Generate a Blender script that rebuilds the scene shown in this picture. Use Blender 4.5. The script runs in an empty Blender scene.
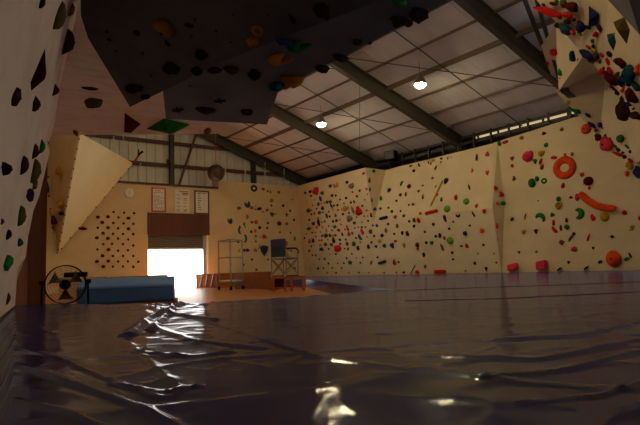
import bpy, bmesh, math, random
from mathutils import Vector, Matrix, noise
from mathutils.geometry import intersect_ray_tri

random.seed(7)
SC = bpy.context.scene
COL = SC.collection
PI = math.pi
V = Vector

# ------------------------------------------------------------------ camera
# room axes: x = 0 is the long climbing wall, y = 0 the gable wall with the door, z = 0 the wooden floor
FPX = 560.0
TH = math.atan(406 / FPX)
F0 = V((math.sin(TH), math.cos(TH), 0)); R0 = V((math.cos(TH), -math.sin(TH), 0)); U0 = V((0, 0, 1))
EYE = V((0, 0, .456)) - (R0 * -.72 + F0 * 24.0)
PITCH = math.atan(57.8 / FPX); ROLL = math.atan(.034)
FW = F0 * math.cos(PITCH) + U0 * math.sin(PITCH)
UPV = U0 * math.cos(PITCH) - F0 * math.sin(PITCH)
RT = R0 * math.cos(ROLL) - UPV * math.sin(ROLL)
UP = UPV * math.cos(ROLL) + R0 * math.sin(ROLL)


def ray(x, y):
    return FW + RT * ((x - 320) / FPX) - UP * ((y - 212.5) / FPX)


def hit(x, y, n, d):
    n = V(n); k = ray(x, y)
    return EYE + k * ((d - n.dot(EYE)) / n.dot(k))


def PX(x, y, v): return hit(x, y, (1, 0, 0), v)
def PY(x, y, v): return hit(x, y, (0, 1, 0), v)
def PZ(x, y, v): return hit(x, y, (0, 0, 1), v)


def PD(x, y, d):
    k = ray(x, y)
    return EYE + k * (d / k.dot(F0))


def proj(P):
    q = V(P) - EYE; z = q.dot(FW)
    return 320 + FPX * q.dot(RT) / z, 212.5 - FPX * q.dot(UP) / z, q.dot(F0)


cam = bpy.data.cameras.new('camera'); cam.lens = 36 * FPX / 640; cam.sensor_width = 36
cam.clip_start = .02; cam.clip_end = 300
co = bpy.data.objects.new('camera', cam); COL.objects.link(co)
m = Matrix((RT, UP, -FW)).transposed().to_4x4(); m.translation = EYE
co.matrix_world = m
SC.camera = co
SC.view_settings.view_transform = 'Standard'; SC.view_settings.look = 'None'
SC.view_settings.gamma = 1; SC.view_settings.use_curve_mapping = False
SC.view_settings.exposure = .08
SC.cycles.use_denoising = True
SC.cycles.max_bounces = 10; SC.cycles.diffuse_bounces = 6
SC.cycles.sample_clamp_indirect = 6.0


# ------------------------------------------------------------------ materials
def lin(c):
    return tuple(((v / 255) / 12.92 if v / 255 <= .04045 else ((v / 255 + .055) / 1.055) ** 2.4) for v in c) + (1,)


def mat(name, rgb, rough=.6, metal=0.0, spec=.5):
    mm = bpy.data.materials.new(name); mm.use_nodes = True
    b = mm.node_tree.nodes['Principled BSDF']
    b.inputs['Base Color'].default_value = lin(rgb)
    b.inputs['Roughness'].default_value = rough
    b.inputs['Metallic'].default_value = metal
    b.inputs['Specular IOR Level'].default_value = spec
    return mm


def mottle(mm, rgb2, scale=(3, 3, 3), detail=5, lo=.4, hi=.65, bump=0.0, rough=None):
    """mix a second tone in by stretched noise (object space), optional bump"""
    nt = mm.node_tree; N = nt.nodes; L = nt.links
    b = N['Principled BSDF']
    tc = N.new('ShaderNodeTexCoord'); mp = N.new('ShaderNodeMapping'); mp.inputs['Scale'].default_value = scale
    no = N.new('ShaderNodeTexNoise'); no.inputs['Scale'].default_value = 1; no.inputs['Detail'].default_value = detail
    no.inputs['Roughness'].default_value = .65
    rp = N.new('ShaderNodeValToRGB'); rp.color_ramp.elements[0].position = lo; rp.color_ramp.elements[1].position = hi
    rp.color_ramp.elements[0].color = b.inputs['Base Color'].default_value
    rp.color_ramp.elements[1].color = lin(rgb2)
    L.new(tc.outputs['Object'], mp.inputs['Vector']); L.new(mp.outputs['Vector'], no.inputs['Vector'])
    L.new(no.outputs['Fac'], rp.inputs['Fac']); L.new(rp.outputs['Color'], b.inputs['Base Color'])
    if bump:
        bp = N.new('ShaderNodeBump'); bp.inputs['Strength'].default_value = bump; bp.inputs['Distance'].default_value = .02
        L.new(no.outputs['Fac'], bp.inputs['Height']); L.new(bp.outputs['Normal'], b.inputs['Normal'])
    if rough:
        mr = N.new('ShaderNodeMapRange'); mr.inputs['To Min'].default_value = rough[0]; mr.inputs['To Max'].default_value = rough[1]
        L.new(no.outputs['Fac'], mr.inputs['Value']); L.new(mr.outputs['Result'], b.inputs['Roughness'])
    return mm


def emis(name, rgb, strength):
    mm = mat(name, rgb)
    b = mm.node_tree.nodes['Principled BSDF']
    b.inputs['Emission Color'].default_value = lin(rgb); b.inputs['Emission Strength'].default_value = strength
    return mm


M = {}
M['wall'] = mottle(mat('cream_painted_board', (216, 196, 158), .7), (206, 185, 146), (.9, .9, 1.4))
M['gable'] = mottle(mat('tan_painted_board', (218, 194, 150), .7), (206, 180, 138), (.9, .9, 1.4))
M['chalky'] = mottle(mat('chalky_board', (222, 197, 170), .85), (192, 166, 140), (3, 1.3, 3), 9, .45, .8)
M['chalky2'] = mottle(mat('chalky_ceiling_board', (246, 240, 232), .85), (214, 198, 184), (4, 9, 3), 9, .48, .8)
M['cave'] = mottle(mat('shade_darkened_board', (98, 96, 97), .8), (82, 80, 82), (2, 2, 2))  # grey darkened to carry the shade on the overhead boards
M['prow'] = mottle(mat('pale_yellow_board', (236, 240, 206), .65), (228, 230, 192), (1, 1, 1))
M['roof'] = mottle(mat('roof_sheet', (220, 216, 212), .65), (206, 202, 199), (.6, 2.5, 1), 6)
M['steel'] = mat('brown_steel', (66, 58, 45), .5, .0)
M['steel_dark'] = mat('dark_steel', (52, 42, 36), .55)
M['purlin'] = mat('brown_purlin', (104, 88, 70), .55)
M['girt'] = mat('red_brown_steel', (82, 48, 34), .6)
M['clad'] = mottle(mat('off_white_sheet', (212, 208, 198), .5), (196, 192, 180), (1, 1, 1))
M['bronze'] = mottle(mat('brown_board', (96, 50, 30), .6), (78, 40, 24), (1.5, 1.5, .5))
M['brownpanel'] = mottle(mat('brown_side_board', (150, 92, 58), .6), (118, 70, 42), (5, 5, .4))
M['shutter'] = mat('grey_shutter', (92, 93, 92), .5, .2)
M['galv'] = mat('galvanised_metal', (170, 172, 172), .4, .6)
M['alu'] = mat('aluminium_tube', (142, 134, 120), .4, .3)
M['black'] = mat('black_plastic', (12, 11, 11), .7, 0, .08)
M['blade'] = mat('smoky_blade', (96, 78, 62), .5)
M['navyfab'] = mat('navy_canvas', (62, 78, 108), .85)
M['white'] = mat('white_plastic', (222, 218, 208), .5)
M['paper'] = mat('white_paper', (226, 220, 204), .7)
M['ink'] = mat('dark_ink', (90, 74, 66), .7)
M['redframe'] = mat('red_frame', (176, 60, 62), .5)
M['blackframe'] = mat('black_frame', (36, 34, 40), .5)
M['red'] = mat('red_plastic', (176, 44, 34), .5)
M['matblue'] = mottle(mat('blue_vinyl', (70, 128, 205), .5), (62, 116, 190), (2, 2, 2))
M['bench'] = mottle(mat('orange_wood', (192, 108, 48), .45), (170, 90, 38), (3, 3, 20))
M['ply'] = mottle(mat('plywood', (160, 96, 42), .8, 0, .05), (134, 76, 28), (2, 2, 12))
M['plypale'] = mottle(mat('pale_plywood', (226, 198, 142), .6), (212, 180, 124), (2, 8, 2))
M['outside'] = mat('sunlit_concrete', (225, 222, 215), .9)
M['lamp'] = emis('lamp_glow', (255, 233, 182), 165)
M['lampbody'] = mat('lamp_housing', (120, 116, 108), .4, .5)
M['strip'] = emis('daylight_glow', (255, 226, 176), .6)  # emission stands in for daylight coming through the eaves panes

# wooden floor: boards
mm = mat('sports_floor', (184, 114, 58), .3)
nt = mm.node_tree; N = nt.nodes; L = nt.links; b = N['Principled BSDF']
tc = N.new('ShaderNodeTexCoord'); br = N.new('ShaderNodeTexBrick')
br.inputs['Scale'].default_value = 1; br.inputs['Brick Width'].default_value = 1.8; br.inputs['Row Height'].default_value = .14
br.inputs['Mortar Size'].default_value = .004
br.inputs['Color1'].default_value = lin((184, 114, 58)); br.inputs['Color2'].default_value = lin((170, 104, 50)); br.inputs['Mortar'].default_value = lin((150, 96, 54))
L.new(tc.outputs['Object'], br.inputs['Vector']); L.new(br.outputs['Color'], b.inputs['Base Color'])
M['floor'] = mm

# glossy tarpaulin over the mats
mm = mat('navy_tarpaulin', (36, 35, 62), .15, 0, .2)
nt = mm.node_tree; N = nt.nodes; L = nt.links; b = N['Principled BSDF']
tc = N.new('ShaderNodeTexCoord')
n1 = N.new('ShaderNodeTexNoise'); n1.inputs['Scale'].default_value = 5; n1.inputs['Detail'].default_value = 3; n1.inputs['Distortion'].default_value = 1.2
n2 = N.new('ShaderNodeTexNoise'); n2.inputs['Scale'].default_value = 130; n2.inputs['Detail'].default_value = 2
b1 = N.new('ShaderNodeBump'); b1.inputs['Strength'].default_value = .035; b1.inputs['Distance'].default_value = .02
b2 = N.new('ShaderNodeBump'); b2.inputs['Strength'].default_value = .04; b2.inputs['Distance'].default_value = .003
L.new(tc.outputs['Object'], n1.inputs['Vector']); L.new(tc.outputs['Object'], n2.inputs['Vector'])
L.new(n1.outputs['Fac'], b1.inputs['Height']); L.new(n2.outputs['Fac'], b2.inputs['Height'])
L.new(b1.outputs['Normal'], b2.inputs['Normal']); L.new(b2.outputs['Normal'], b.inputs['Normal'])
df = N.new('ShaderNodeBsdfDiffuse'); gl = N.new('ShaderNodeBsdfGlossy'); fz = N.new('ShaderNodeFresnel'); mx = N.new('ShaderNodeMixShader'); ml = N.new('ShaderNodeMath')
df.inputs['Color'].default_value = lin((66, 70, 128)); gl.inputs['Roughness'].default_value = .11; gl.inputs['Color'].default_value = (.92, .95, 1, 1)
fz.inputs['IOR'].default_value = 1.4; ml.operation = 'MULTIPLY'; ml.inputs[1].default_value = .6
L.new(b2.outputs['Normal'], df.inputs['Normal']); L.new(b2.outputs['Normal'], gl.inputs['Normal']); L.new(b2.outputs['Normal'], fz.inputs['Normal'])
L.new(fz.outputs['Fac'], ml.inputs[0]); L.new(ml.outputs[0], mx.inputs['Fac']); L.new(df.outputs[0], mx.inputs[1]); L.new(gl.outputs[0], mx.inputs[2])
L.new(mx.outputs[0], N['Material Output'].inputs['Surface'])
M['tarp'] = mm
M['seam'] = mat('navy_seam', (28, 30, 70), .3)

HC = {'k': ((62, 42, 32), 'dark'), 'b': ((40, 74, 120), 'blue'), 'n': ((52, 54, 94), 'navy'), 'g': ((44, 122, 44), 'green'),  # dark also takes in the shadow on the small holds
      'l': ((96, 176, 48), 'bright green'), 'e': ((96, 84, 42), 'olive'), 'r': ((214, 40, 36), 'red'), 'o': ((236, 84, 40), 'orange'),
      'y': ((196, 150, 40), 'yellow'), 'w': ((150, 122, 112), 'grey'), 'p': ((228, 60, 84), 'pink'), 'm': ((96, 34, 34), 'maroon'),
      't': ((38, 84, 96), 'teal'), 'c': ((142, 92, 46), 'brown'), 'd': ((48, 12, 12), 'dark maroon'), 'a': ((196, 122, 26), 'amber')}
HM = {k: mottle(mat('hold_' + v[1].replace(' ', '_'), v[0], .75, 0, 0.0), tuple(int(q * .85) for q in v[0]), (9, 9, 9)) for k, v in HC.items()}


# ------------------------------------------------------------------ mesh helpers
class MB:
    def __init__(s): s.bm = bmesh.new()

    def poly(s, pts):
        vs = [s.bm.verts.new(p) for p in pts]
        s.bm.faces.new(vs); return s

    def box(s, lo, hi, M4=None):
        x0, y0, z0 = lo; x1, y1, z1 = hi
        P = [V((x, y, z)) for z in (z0, z1) for x, y in ((x0, y0), (x1, y0), (x1, y1), (x0, y1))]
        if M4: P = [M4 @ p for p in P]
        v = [s.bm.verts.new(p) for p in P]
        for f in ((3, 2, 1, 0), (4, 5, 6, 7), (0, 1, 5, 4), (1, 2, 6, 5), (2, 3, 7, 6), (3, 0, 4, 7)):
            s.bm.faces.new([v[i] for i in f])
        return s

    def bar(s, a, b_, w, h=None, up=(0, 0, 1)):
        """rectangular bar from a to b"""
        a = V(a); b_ = V(b_); h = h or w
        d = (b_ - a); l = d.length; d.normalize(); up = V(up)
        if abs(d.dot(up)) > .98: up = V((1, 0, 0))
        x = d.cross(up).normalized(); z = x.cross(d)
        M4 = Matrix((x, d, z)).transposed().to_4x4(); M4.translation = a
        return s.box((-w / 2, 0, -h / 2), (w / 2, l, h / 2), M4)

    def tube(s, pts, r, n=8, cap=True):
        pts = [V(p) for p in pts]; R = r if isinstance(r, (list, tuple)) else [r] * len(pts)
        rings = []; prev = None
        for i, p in enumerate(pts):
            d = (pts[min(i + 1, len(pts) - 1)] - pts[max(i - 1, 0)]).normalized()
            if prev is None:
                ref = V((0, 0, 1)) if abs(d.z) < .9 else V((1, 0, 0))
                x = d.cross(ref).normalized()
            else:
                x = (prev - d * prev.dot(d)).normalized()
            prev = x; y = d.cross(x)
            rings.append([s.bm.verts.new(p + (x * math.cos(2 * PI * k / n) + y * math.sin(2 * PI * k / n)) * R[i]) for k in range(n)])
        for a, c in zip(rings, rings[1:]):
            for k in range(n):
                s.bm.faces.new((a[k], a[(k + 1) % n], c[(k + 1) % n], c[k]))
        if cap:
            s.bm.faces.new(list(reversed(rings[0]))); s.bm.faces.new(rings[-1])
        return s

    def disc(s, c, n_, r, h, seg=24):
        n_ = V(n_).normalized(); c = V(c)
        return s.tube([c, c + n_ * h], r, seg)

    def loft(s, loops, close=True, cap=True):
        rings = [[s.bm.verts.new(p) for p in lp] for lp in loops]
        n = len(rings[0])
        for a, c in zip(rings, rings[1:]):
            for k in range(n if close else n - 1):
                s.bm.faces.new((a[k], a[(k + 1) % n], c[(k + 1) % n], c[k]))
        if cap:
            s.bm.faces.new(list(reversed(rings[0]))); s.bm.faces.new(rings[-1])
        return s

    def build(s, name, material, parent=None, smooth=False, bevel=0, tri=False):
        if tri: bmesh.ops.triangulate(s.bm, faces=s.bm.faces)
        bmesh.ops.recalc_face_normals(s.bm, faces=s.bm.faces)
        me = bpy.data.meshes.new(name); s.bm.to_mesh(me); s.bm.free()
        if smooth:
            for p_ in me.polygons: p_.use_smooth = True
        me.materials.append(material)
        o = bpy.data.objects.new(name, me); COL.objects.link(o)
        if parent: o.parent = parent
        if bevel:
            bv = o.modifiers.new('bevel', 'BEVEL'); bv.width = bevel; bv.segments = 2; bv.limit_method = 'ANGLE'
        return o


def tag(o, label, cat, group=None):
    o['label'] = label; o['category'] = cat
    if group: o['group'] = group
    return o


def struct(o):
    o['kind'] = 'structure'; return o


def empty(name, loc, label, cat, group=None, M4=None):
    o = bpy.data.objects.new(name, None); COL.objects.link(o)
    o.empty_display_size = .1
    o.matrix_world = M4 if M4 else Matrix.Translation(V(loc))
    return tag(o, label, cat, group)


SURF = []    # climbing surfaces holds can be bolted to: (zone, [triangles], normal)


def surface(zone, pts):
    pts = [V(p) for p in pts]
    for i in range(1, len(pts) - 1):
        SURF.append((zone, pts[0], pts[i], pts[i + 1]))


def panel(name, zone, polys, material, thick=.05, parent=None):
    """board faces given by their corners, backed away from the viewer; registers the faces for the holds"""
    mb = MB()
    cache = {}
    for pts in polys:
        pts = [V(p) for p in pts]
        if zone: surface(zone, pts)
        vs = []
        for p in pts:
            k = tuple(round(c, 4) for c in p)
            if k not in cache: cache[k] = mb.bm.verts.new(p)
            vs.append(cache[k])
        try: mb.bm.faces.new(vs)
        except ValueError: pass
    bm = mb.bm
    bmesh.ops.triangulate(bm, faces=[f for f in bm.faces if len(f.verts) > 4])
    for f in bm.faces:
        f.normal_update()
        if f.normal.dot(EYE - f.calc_center_median()) < 0: f.normal_flip()
    me = bpy.data.meshes.new(name); bm.to_mesh(me); bm.free()
    me.materials.append(material)
    o = bpy.data.objects.new(name, me); COL.objects.link(o)
    if parent: o.parent = parent
    so = o.modifiers.new('thickness', 'SOLIDIFY'); so.thickness = thick; so.offset = -1
    return o


# ------------------------------------------------------------------ shell
def roofz(x): return 4.5 - .35 * x if x > -9 else 4.5 + .35 * 9 - .35 * (-9 - x)


struct(MB().box((-18.5, -28, -.1), (.6, .34, 0)).build('floor', M['floor']))
# roof sheeting, two slopes, shallow ribs along the slope
for nm, xa, xb in (('ceiling', .62, -9.0), ('ceiling.001', -9.0, -18.6)):
    mb = MB(); y = -28.2
    za, zb = roofz(xa) + .12, roofz(xb) + .12
    prof = []
    while y < .9:
        prof += [(y, 0), (y + .96, 0), (y + .97, .006), (y + .99, .006), (y + 1, 0)]
        y += 1
    lo1 = [V((xa, yy, za + d)) for yy, d in prof]; lo2 = [V((xb, yy, zb + d)) for yy, d in prof]
    a = [mb.bm.verts.new(q) for q in lo1]; c = [mb.bm.verts.new(q) for q in lo2]
    for i in range(len(a) - 1): mb.bm.faces.new((a[i], a[i + 1], c[i + 1], c[i]))
    o = struct(mb.build(nm, M['roof']))
    so = o.modifiers.new('thickness', 'SOLIDIFY'); so.thickness = .02
struct(MB().box((-18.62, -28.2, 0), (-18.5, .9, 4.4)).build('wall_left', M['gable']))
mb = MB()
mb.loft([[(-18.6, y, 0), (.6, y, 0), (.6, y, 4.4), (-9, y, 7.8), (-18.6, y, 4.4)] for y in (-28.2, -28.05)])
struct(mb.build('wall_front', M['gable']))
# outer long wall behind the climbing wall: lower sheet, strip of translucent panes, header
struct(MB().box((.5, -28.2, 0), (.6, .9, .4)).box((.5, -28.2, 3.1), (.6, .9, 4.2)).box((.5, -15.7, .4), (.6, .9, 3.1)).box((.5, -28.2, .4), (.6, -22.6, 3.1)).build('wall_right', M['steel_dark']))  # gap is an unseen opening, added to let daylight onto the left wall
mb = MB().box((.5, -8.9, 4.2), (.6, .9, 4.7)).box((.5, -28.2, 4.2), (.6, -14.2, 4.7))
struct(mb.build('wall_right.001', M['steel_dark']))
wn = 0
y = -14.2
while y < -8.95:
    wn += 1
    fr = struct(MB().box((.5, y, 4.2), (.56, y + .06, 4.44)).box((.5, y + .06, 4.2), (.56, y + .74, 4.33)).build('window_%d' % wn, M['steel_dark']))
    MB().box((.52, y + .06, 4.33), (.54, y + .73, 4.43)).build('pane', M['strip'], fr)
    y += .74
struct(MB().box((.5, -14.2, 4.43), (.56, -8.9, 4.62)).build('trim_1', M['steel_dark']))

# rafters, purlins, rods
for i, y in enumerate((.12, -4.35, -8.5, -12.75, -17, -21.3, -25.6)):
    mb = MB()
    w, h, t = .17, .34, .018
    for xa, xb in ((.42, -9), (-9, -18.4)):
        a = V((xa, y, roofz(xa) - .12)); c = V((xb, y, roofz(xb) - .12))
        sl = (c - a).normalized(); upn = V((0, 0, 1)) - sl * sl.z; upn.normalize()
        mb.bar(a, c, t, h, upn)
        mb.bar(a + upn * h / 2, c + upn * h / 2, w, .025, upn)
        mb.bar(a - upn * h / 2, c - upn * h / 2, w, .025, upn)
    mb.bar((.3, y, 0), (.3, y, 4.25), w, .26)
    struct(mb.build('ceiling_rafter', M['steel']))
k = 0
for x in (.35, -.4, -1.15, -1.98, -2.8, -3.6, -4.4, -5.2, -6.0, -6.8, -7.6, -8.5):
    hh = .055 if abs(x + 2.8) > .1 else .13
    struct(MB().bar((x, -28, roofz(x) + .1 - hh / 2), (x, .6, roofz(x) + .1 - hh / 2), .045, hh).build('ceiling_purlin', M['purlin']))
    k += 1
def rod(a, c, r=.011):
    struct(MB().tube([a, c], r, 6).build('ceiling_rod', M['steel_dark']))
def onroof(x, y, dz=-.08): return V((x, y, roofz(x) + dz))
for y in (-2.3, -6.5, -10.7, -14.9):
    rod(onroof(.3, y), onroof(-8.8, y), .014)
rod(onroof(-4.6, -8.7), onroof(-.9, -12.5)); rod(onroof(-4.3, -4.6), onroof(-.5, -8.3)); rod(onroof(-.6, -4.6), onroof(-3.6, -8.3), .008)
rod(onroof(-3.9, -.3), onroof(-.5, -4.1)); rod(onroof(-7, -4.6), onroof(-4.2, -8.3))
# eaves: longitudinal rail with little cross braces over the climbing wall
mb = MB().bar((.22, -27, 4.22), (.22, .2, 4.22), .07, .09)
struct(mb.build('trim_2', M['steel_dark']))
struct(MB().bar((.3, -27, 4.42), (.3, .2, 4.42), .06, .08).build('trim_3', M['steel_dark']))
mb = MB(); y = -.3; i = 0
while y > -5.2:
    mb.bar((.2, y, 4.1 if i % 2 else 4.42), (.2, y - .42, 4.42 if i % 2 else 4.1), .03, .03)
    y -= .42; i += 1
struct(mb.build('trim_4', M['steel_dark']))
mb = MB(); y = -5.4
while y > -14:
    mb.bar((.14, y, 4.0), (.14, y, 4.45), .05, .05); y -= .62
struct(mb.build('trim_5', M['steel_dark']))
# two-legged brace in the right hand bay
for p0, p1 in (((534, -10), (563, 92)), ((520, -12), (546, 55))):
    a = hit(p0[0], p0[1], (.35, 0, 1), 4.2); c = hit(p1[0], p1[1], (.35, 0, 1), 4.2)
    struct(MB().bar(a, c, .07, .07).build('ceiling_brace', M['steel_dark']))

# ------------------------------------------------------------------ long climbing wall (x = 0)
ZB = .2
KN, TOP1A, TOP1B = -.30, -.5, -.82
apex = PX(374, 222, KN); ya, zk = apex.y, apex.z
yb = PX(501.5, 271, 0).y; yc = -27.0
top2 = -.06
pA = PX(365, 167.5, TOP1B); e1 = PX(385, 170, top2); cA = PY(297, 186, -.02)
cB = PY(307, 276, -.02); cB = V((-.01, -.02, ZB))
s1 = [cB, V((0, ya, ZB)), apex, pA, cA]
struct(panel('wall_right.002', 'far', [[s1[0], s1[1], s1[2]], [s1[0], s1[2], s1[3], s1[4]]], M['wall'], .05))
struct(panel('wall_right.003', 'end', [[apex, e1, pA]], M['wall'], .03))
kB = PX(492.5, 208, KN); q_top = PX(492.5, 143.5, -.05)
struct(panel('wall_right.004', 'middle', [[V((0, ya, ZB)), V((0, yb, ZB)), kB, apex]], M['wall'], .05))
struct(panel('wall_right.005', 'middle', [[apex, kB, q_top, e1]], M['wall'], .05))
eB, eT = PX(504.5, 204.5, 0), PX(497.5, 142.5, 0)
struct(panel('wall_right.006', 'edge', [[V((0, yb, ZB)), kB, eB], [kB, q_top, eT, eB]], M['wall'], .02))
t3a = PX(497, 142, 0); t3b = PX(575, 117, 0)
struct(panel('wall_right.007', 'near', [[V((0, yb - .02, ZB)), V((0, yc, ZB)), V((0, yc, .4)), V((0, -15.4, .4)), V((0, -15.4, 4.1)), V((0, t3b.y, t3b.z)), V((0, yb - .02, t3a.z))]], M['wall'], .05))  # near end cut low for the added daylight opening

# ------------------------------------------------------------------ overhang at the right edge of the view
def under(x, y, off, k=1.0):
    q = hit(x, y, (.35, 0, 1), 4.5 - off); return EYE + (q - EYE) * k
A_ = under(557, 93, .2); B_ = PX(690, 228, -.02)
L0 = PD(526, -12, 9.6); L1 = PD(584, 55, 9.3); Lw = under(584, 55, .75, .9); L2 = PD(602, 73, 9.1); L3 = PD(640, 111, 8.5); L4 = PD(700, 172, 7.9); L4b = PD(703, 170, 9.6)
L2b = PD(606, 68, 12.5); L3b = PD(643, 107, 11.3); BM_ = PX(600, 137, -.02); BN_ = PX(640, 178, -.02)
struct(panel('wall_overhang', 'lower overhang', [[A_, L2b, BM_], [L2b, L3b, BN_, BM_], [L3b, L4b, B_, BN_]], M['wall'], .04))
D1p = under(541, 46, .4); D2p = under(556, 24, .45)
struct(panel('wall_overhang.001', 'wedge', [[A_, D1p, D2p, Lw]], M['wall'], .04))
struct(panel('wall_overhang.002', 'wedge', [[A_, Lw, L2b]], M['wall'], .03))
Q0 = PD(572, -38, 8.7); Q1 = PD(608, 0, 8.35); Q2 = PD(640, 35, 7.9); Q3 = PD(700, 100, 7.2)
struct(panel('wall_overhang.003', 'upper overhang', [[L0, L1, L2, Q1, Q0], [L2, L3, Q2, Q1], [L3, L4, Q3, Q2], [L4, PD(800, 270, 8.4), PD(820, 200, 6.8), Q3]], M['wall'], .04))
struct(panel('wall_overhang.005', None, [[L1, L2, L2b, Lw], [L2, L3, L3b, L2b], [L3, L4, L4b, L3b]], M['wall'], .02))
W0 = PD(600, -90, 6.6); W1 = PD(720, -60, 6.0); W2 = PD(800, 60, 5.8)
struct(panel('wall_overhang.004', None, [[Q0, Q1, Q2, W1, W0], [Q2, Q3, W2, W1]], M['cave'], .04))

# ------------------------------------------------------------------ gable wall (y = 0)
DX0, DX1, DZ = -6.76, -4.42, 2.72
gp = PY(222, 181, 0)
rx = -3.98
struct(MB().box((rx, 0, 0), (.4, .34, gp.z)).build('wall_back', M['gable'])); surface('gable right', [V((rx, 0, 0)), V((0, 0, 0)), V((0, 0, gp.z)), V((rx, 0, gp.z))])
zt = PY(165, 185.5, 0).z
struct(MB().box((-14.5, 0, 0), (DX0, .34, zt)).box((DX1, 0, 0), (rx, .34, zt)).box((DX0, 0, DZ), (DX1, .34, zt)).build('wall_back.001', M['gable']))
surface('door board', [V((-14.5, 0, 0)), V((DX0, 0, 0)), V((DX0, 0, zt)), V((-14.5, 0, zt))])
struct(MB().bar((-14.5, .02, zt + .03), (rx - .02, .02, zt + .03), .2, .06).build('trim_6', M['girt']))
struct(MB().box((-18.5, .2, 0), (-14.5, .34, 4)).build('wall_back.002', M['gable']))
# sheet cladding of the gable with standing ribs
mb = MB(); prof = []; x = -18.5
while x < .55:
    prof += [(x, 0), (x + .27, 0), (x + .28, -.05), (x + .32, -.05), (x + .33, 0)]
    x += .33
a = [mb.bm.verts.new((xx, .42 + d, 3.3)) for xx, d in prof]; c = [mb.bm.verts.new((xx, .42 + d, roofz(xx) + .16)) for xx, d in prof]
for i in range(len(a) - 1): mb.bm.faces.new((a[i], a[i + 1], c[i + 1], c[i]))
struct(mb.build('wall_back.003', M['clad']))
struct(MB().box((-18.5, .34, 0), (DX0, .5, 3.4)).box((DX1, .34, 0), (.6, .5, 3.4)).box((DX0, .34, 2.8), (DX1, .5, 3.4)).build('wall_back.004', M['clad']))
gz = PY(100, 135.5, .3).z; gz2 = PY(139, 163, .3).z
for z in (gz, gz2):
    x1 = -(z - 4.5) / .35 + .1 if z > 4.6 else .3
    struct(MB().bar((-14.5, .3, z), (x1 if z > 4.6 else .2, .3, z), .1, .12).build('trim_7', M['girt']))
cx = PY(172, 187, .2).x
struct(MB().bar((cx, .22, 0.0 + zt), (cx, .22, roofz(cx) + .02), .16, .16).build('trim_8', M['steel_dark']))
struct(MB().bar(PY(178, 188, .16), PY(196.5, 133, .16), .1, .07).build('trim_9', M['girt']))
cx = PY(254, 180, .2).x
struct(MB().bar((cx, .24, 3.4), (cx, .24, roofz(cx) + .02), .16, .16).build('trim_10', M['steel_dark']))
# thin white posts from the top of the boards
for p, q in (((141, 186), (140.5, 163)), ((225.5, 181), (225.3, 163)), ((245.3, 182), (245, 160)), ((265, 183), (265, 162)), ((284, 185), (284, 165)), ((128, 160), (122.5, 134)), ((116, 152), (113.5, 136))):
    a = PY(p[0], p[1], .12); c = PY(q[0], q[1], .12)
    struct(MB().tube([a, c], .02 if p[0] > 130 else .014, 8).build('trim_11', M['white']))
# door: lintel board, roller shutter, guide
zl = PY(178, 235, 0).z
struct(MB().box((DX0 - .02, -.05, zl), (DX1 + .03, -.005, PY(178, 213.5, -.03).z)).build('trim_12', M['bronze']))
zs = PY(178, 248, .1).z
sh = MB(); z = zs
while z < zl + .3:
    sh.tube([(DX0, .12, z + .035), (DX1 - .2, .12, z + .035)], .04, 8); z += .075
dr = struct(sh.build('door_1', M['shutter']))
MB().box((DX0, .09, zs - .05), (DX1 - .2, .15, zs)).build('bottom_rail', M['galv'], dr)
struct(MB().box((DX1 - .2, .06, 0), (DX1 - .06, .2, DZ)).build('trim_13', M['galv']))
struct(MB().box((DX1 - .06, 0, 0), (DX1, .34, DZ)).build('trim_14', M['white']))
# outside: pale yard in the sun
struct(MB().box((-40, .5, -.12), (30, 40, -.02)).build('ground_outside', M['outside']))
# brown board and left end of the room
pb = [PD(45.5, 136, 7.4), PD(45.5, 306, 7.4), PD(-8, 312, 6.6), PD(-8, 120, 6.6)]
a, c = PD(45.5, 300, 7.4), PD(0, 300, 6.7); mid = PD(27, 300, 7.3)
struct(panel('wall_left.001', None, [[V((a.x, a.y, 0)), V((mid.x, mid.y, 0)), V((mid.x, mid.y, 2.75)), V((a.x, a.y, 2.75))], [V((mid.x, mid.y, 0)), V((c.x, c.y, 0)), V((c.x, c.y, 2.75)), V((mid.x, mid.y, 2.75))]], M['brownpanel'], .05))
# pointed prow in front of the gable
T1 = PD(80, 133, 16.1); T2 = PY(133, 163, -.25); T3 = PY(58, 253, -.06); T4 = PY(57, 254, -.03); T5 = PY(44, 132, -.08); T6 = PY(45, 200, -.03)
T0 = PY(78, 120, -.2)
struct(panel('wall_prow', 'prow', [[T1, T2, T3]], M['prow'], .03))
prow_ = bpy.data.objects['wall_prow']
for pa, pb_, n_ in ((T1, T3, 13), (T2, T3, 9)):
    for i in range(n_):
        q = pa.lerp(pb_, (i + .6) / n_); mb = MB(); bmesh.ops.create_icosphere(mb.bm, subdivisions=1, radius=.028)
        for v in mb.bm.verts: v.co += q + (EYE - q).normalized() * .02
        mb.build('bolt', M['steel_dark'], prow_)
struct(panel('wall_prow.001', 'prow side', [[T1, T3, T4, T6, T5]], M['gable'], .02))

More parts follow.
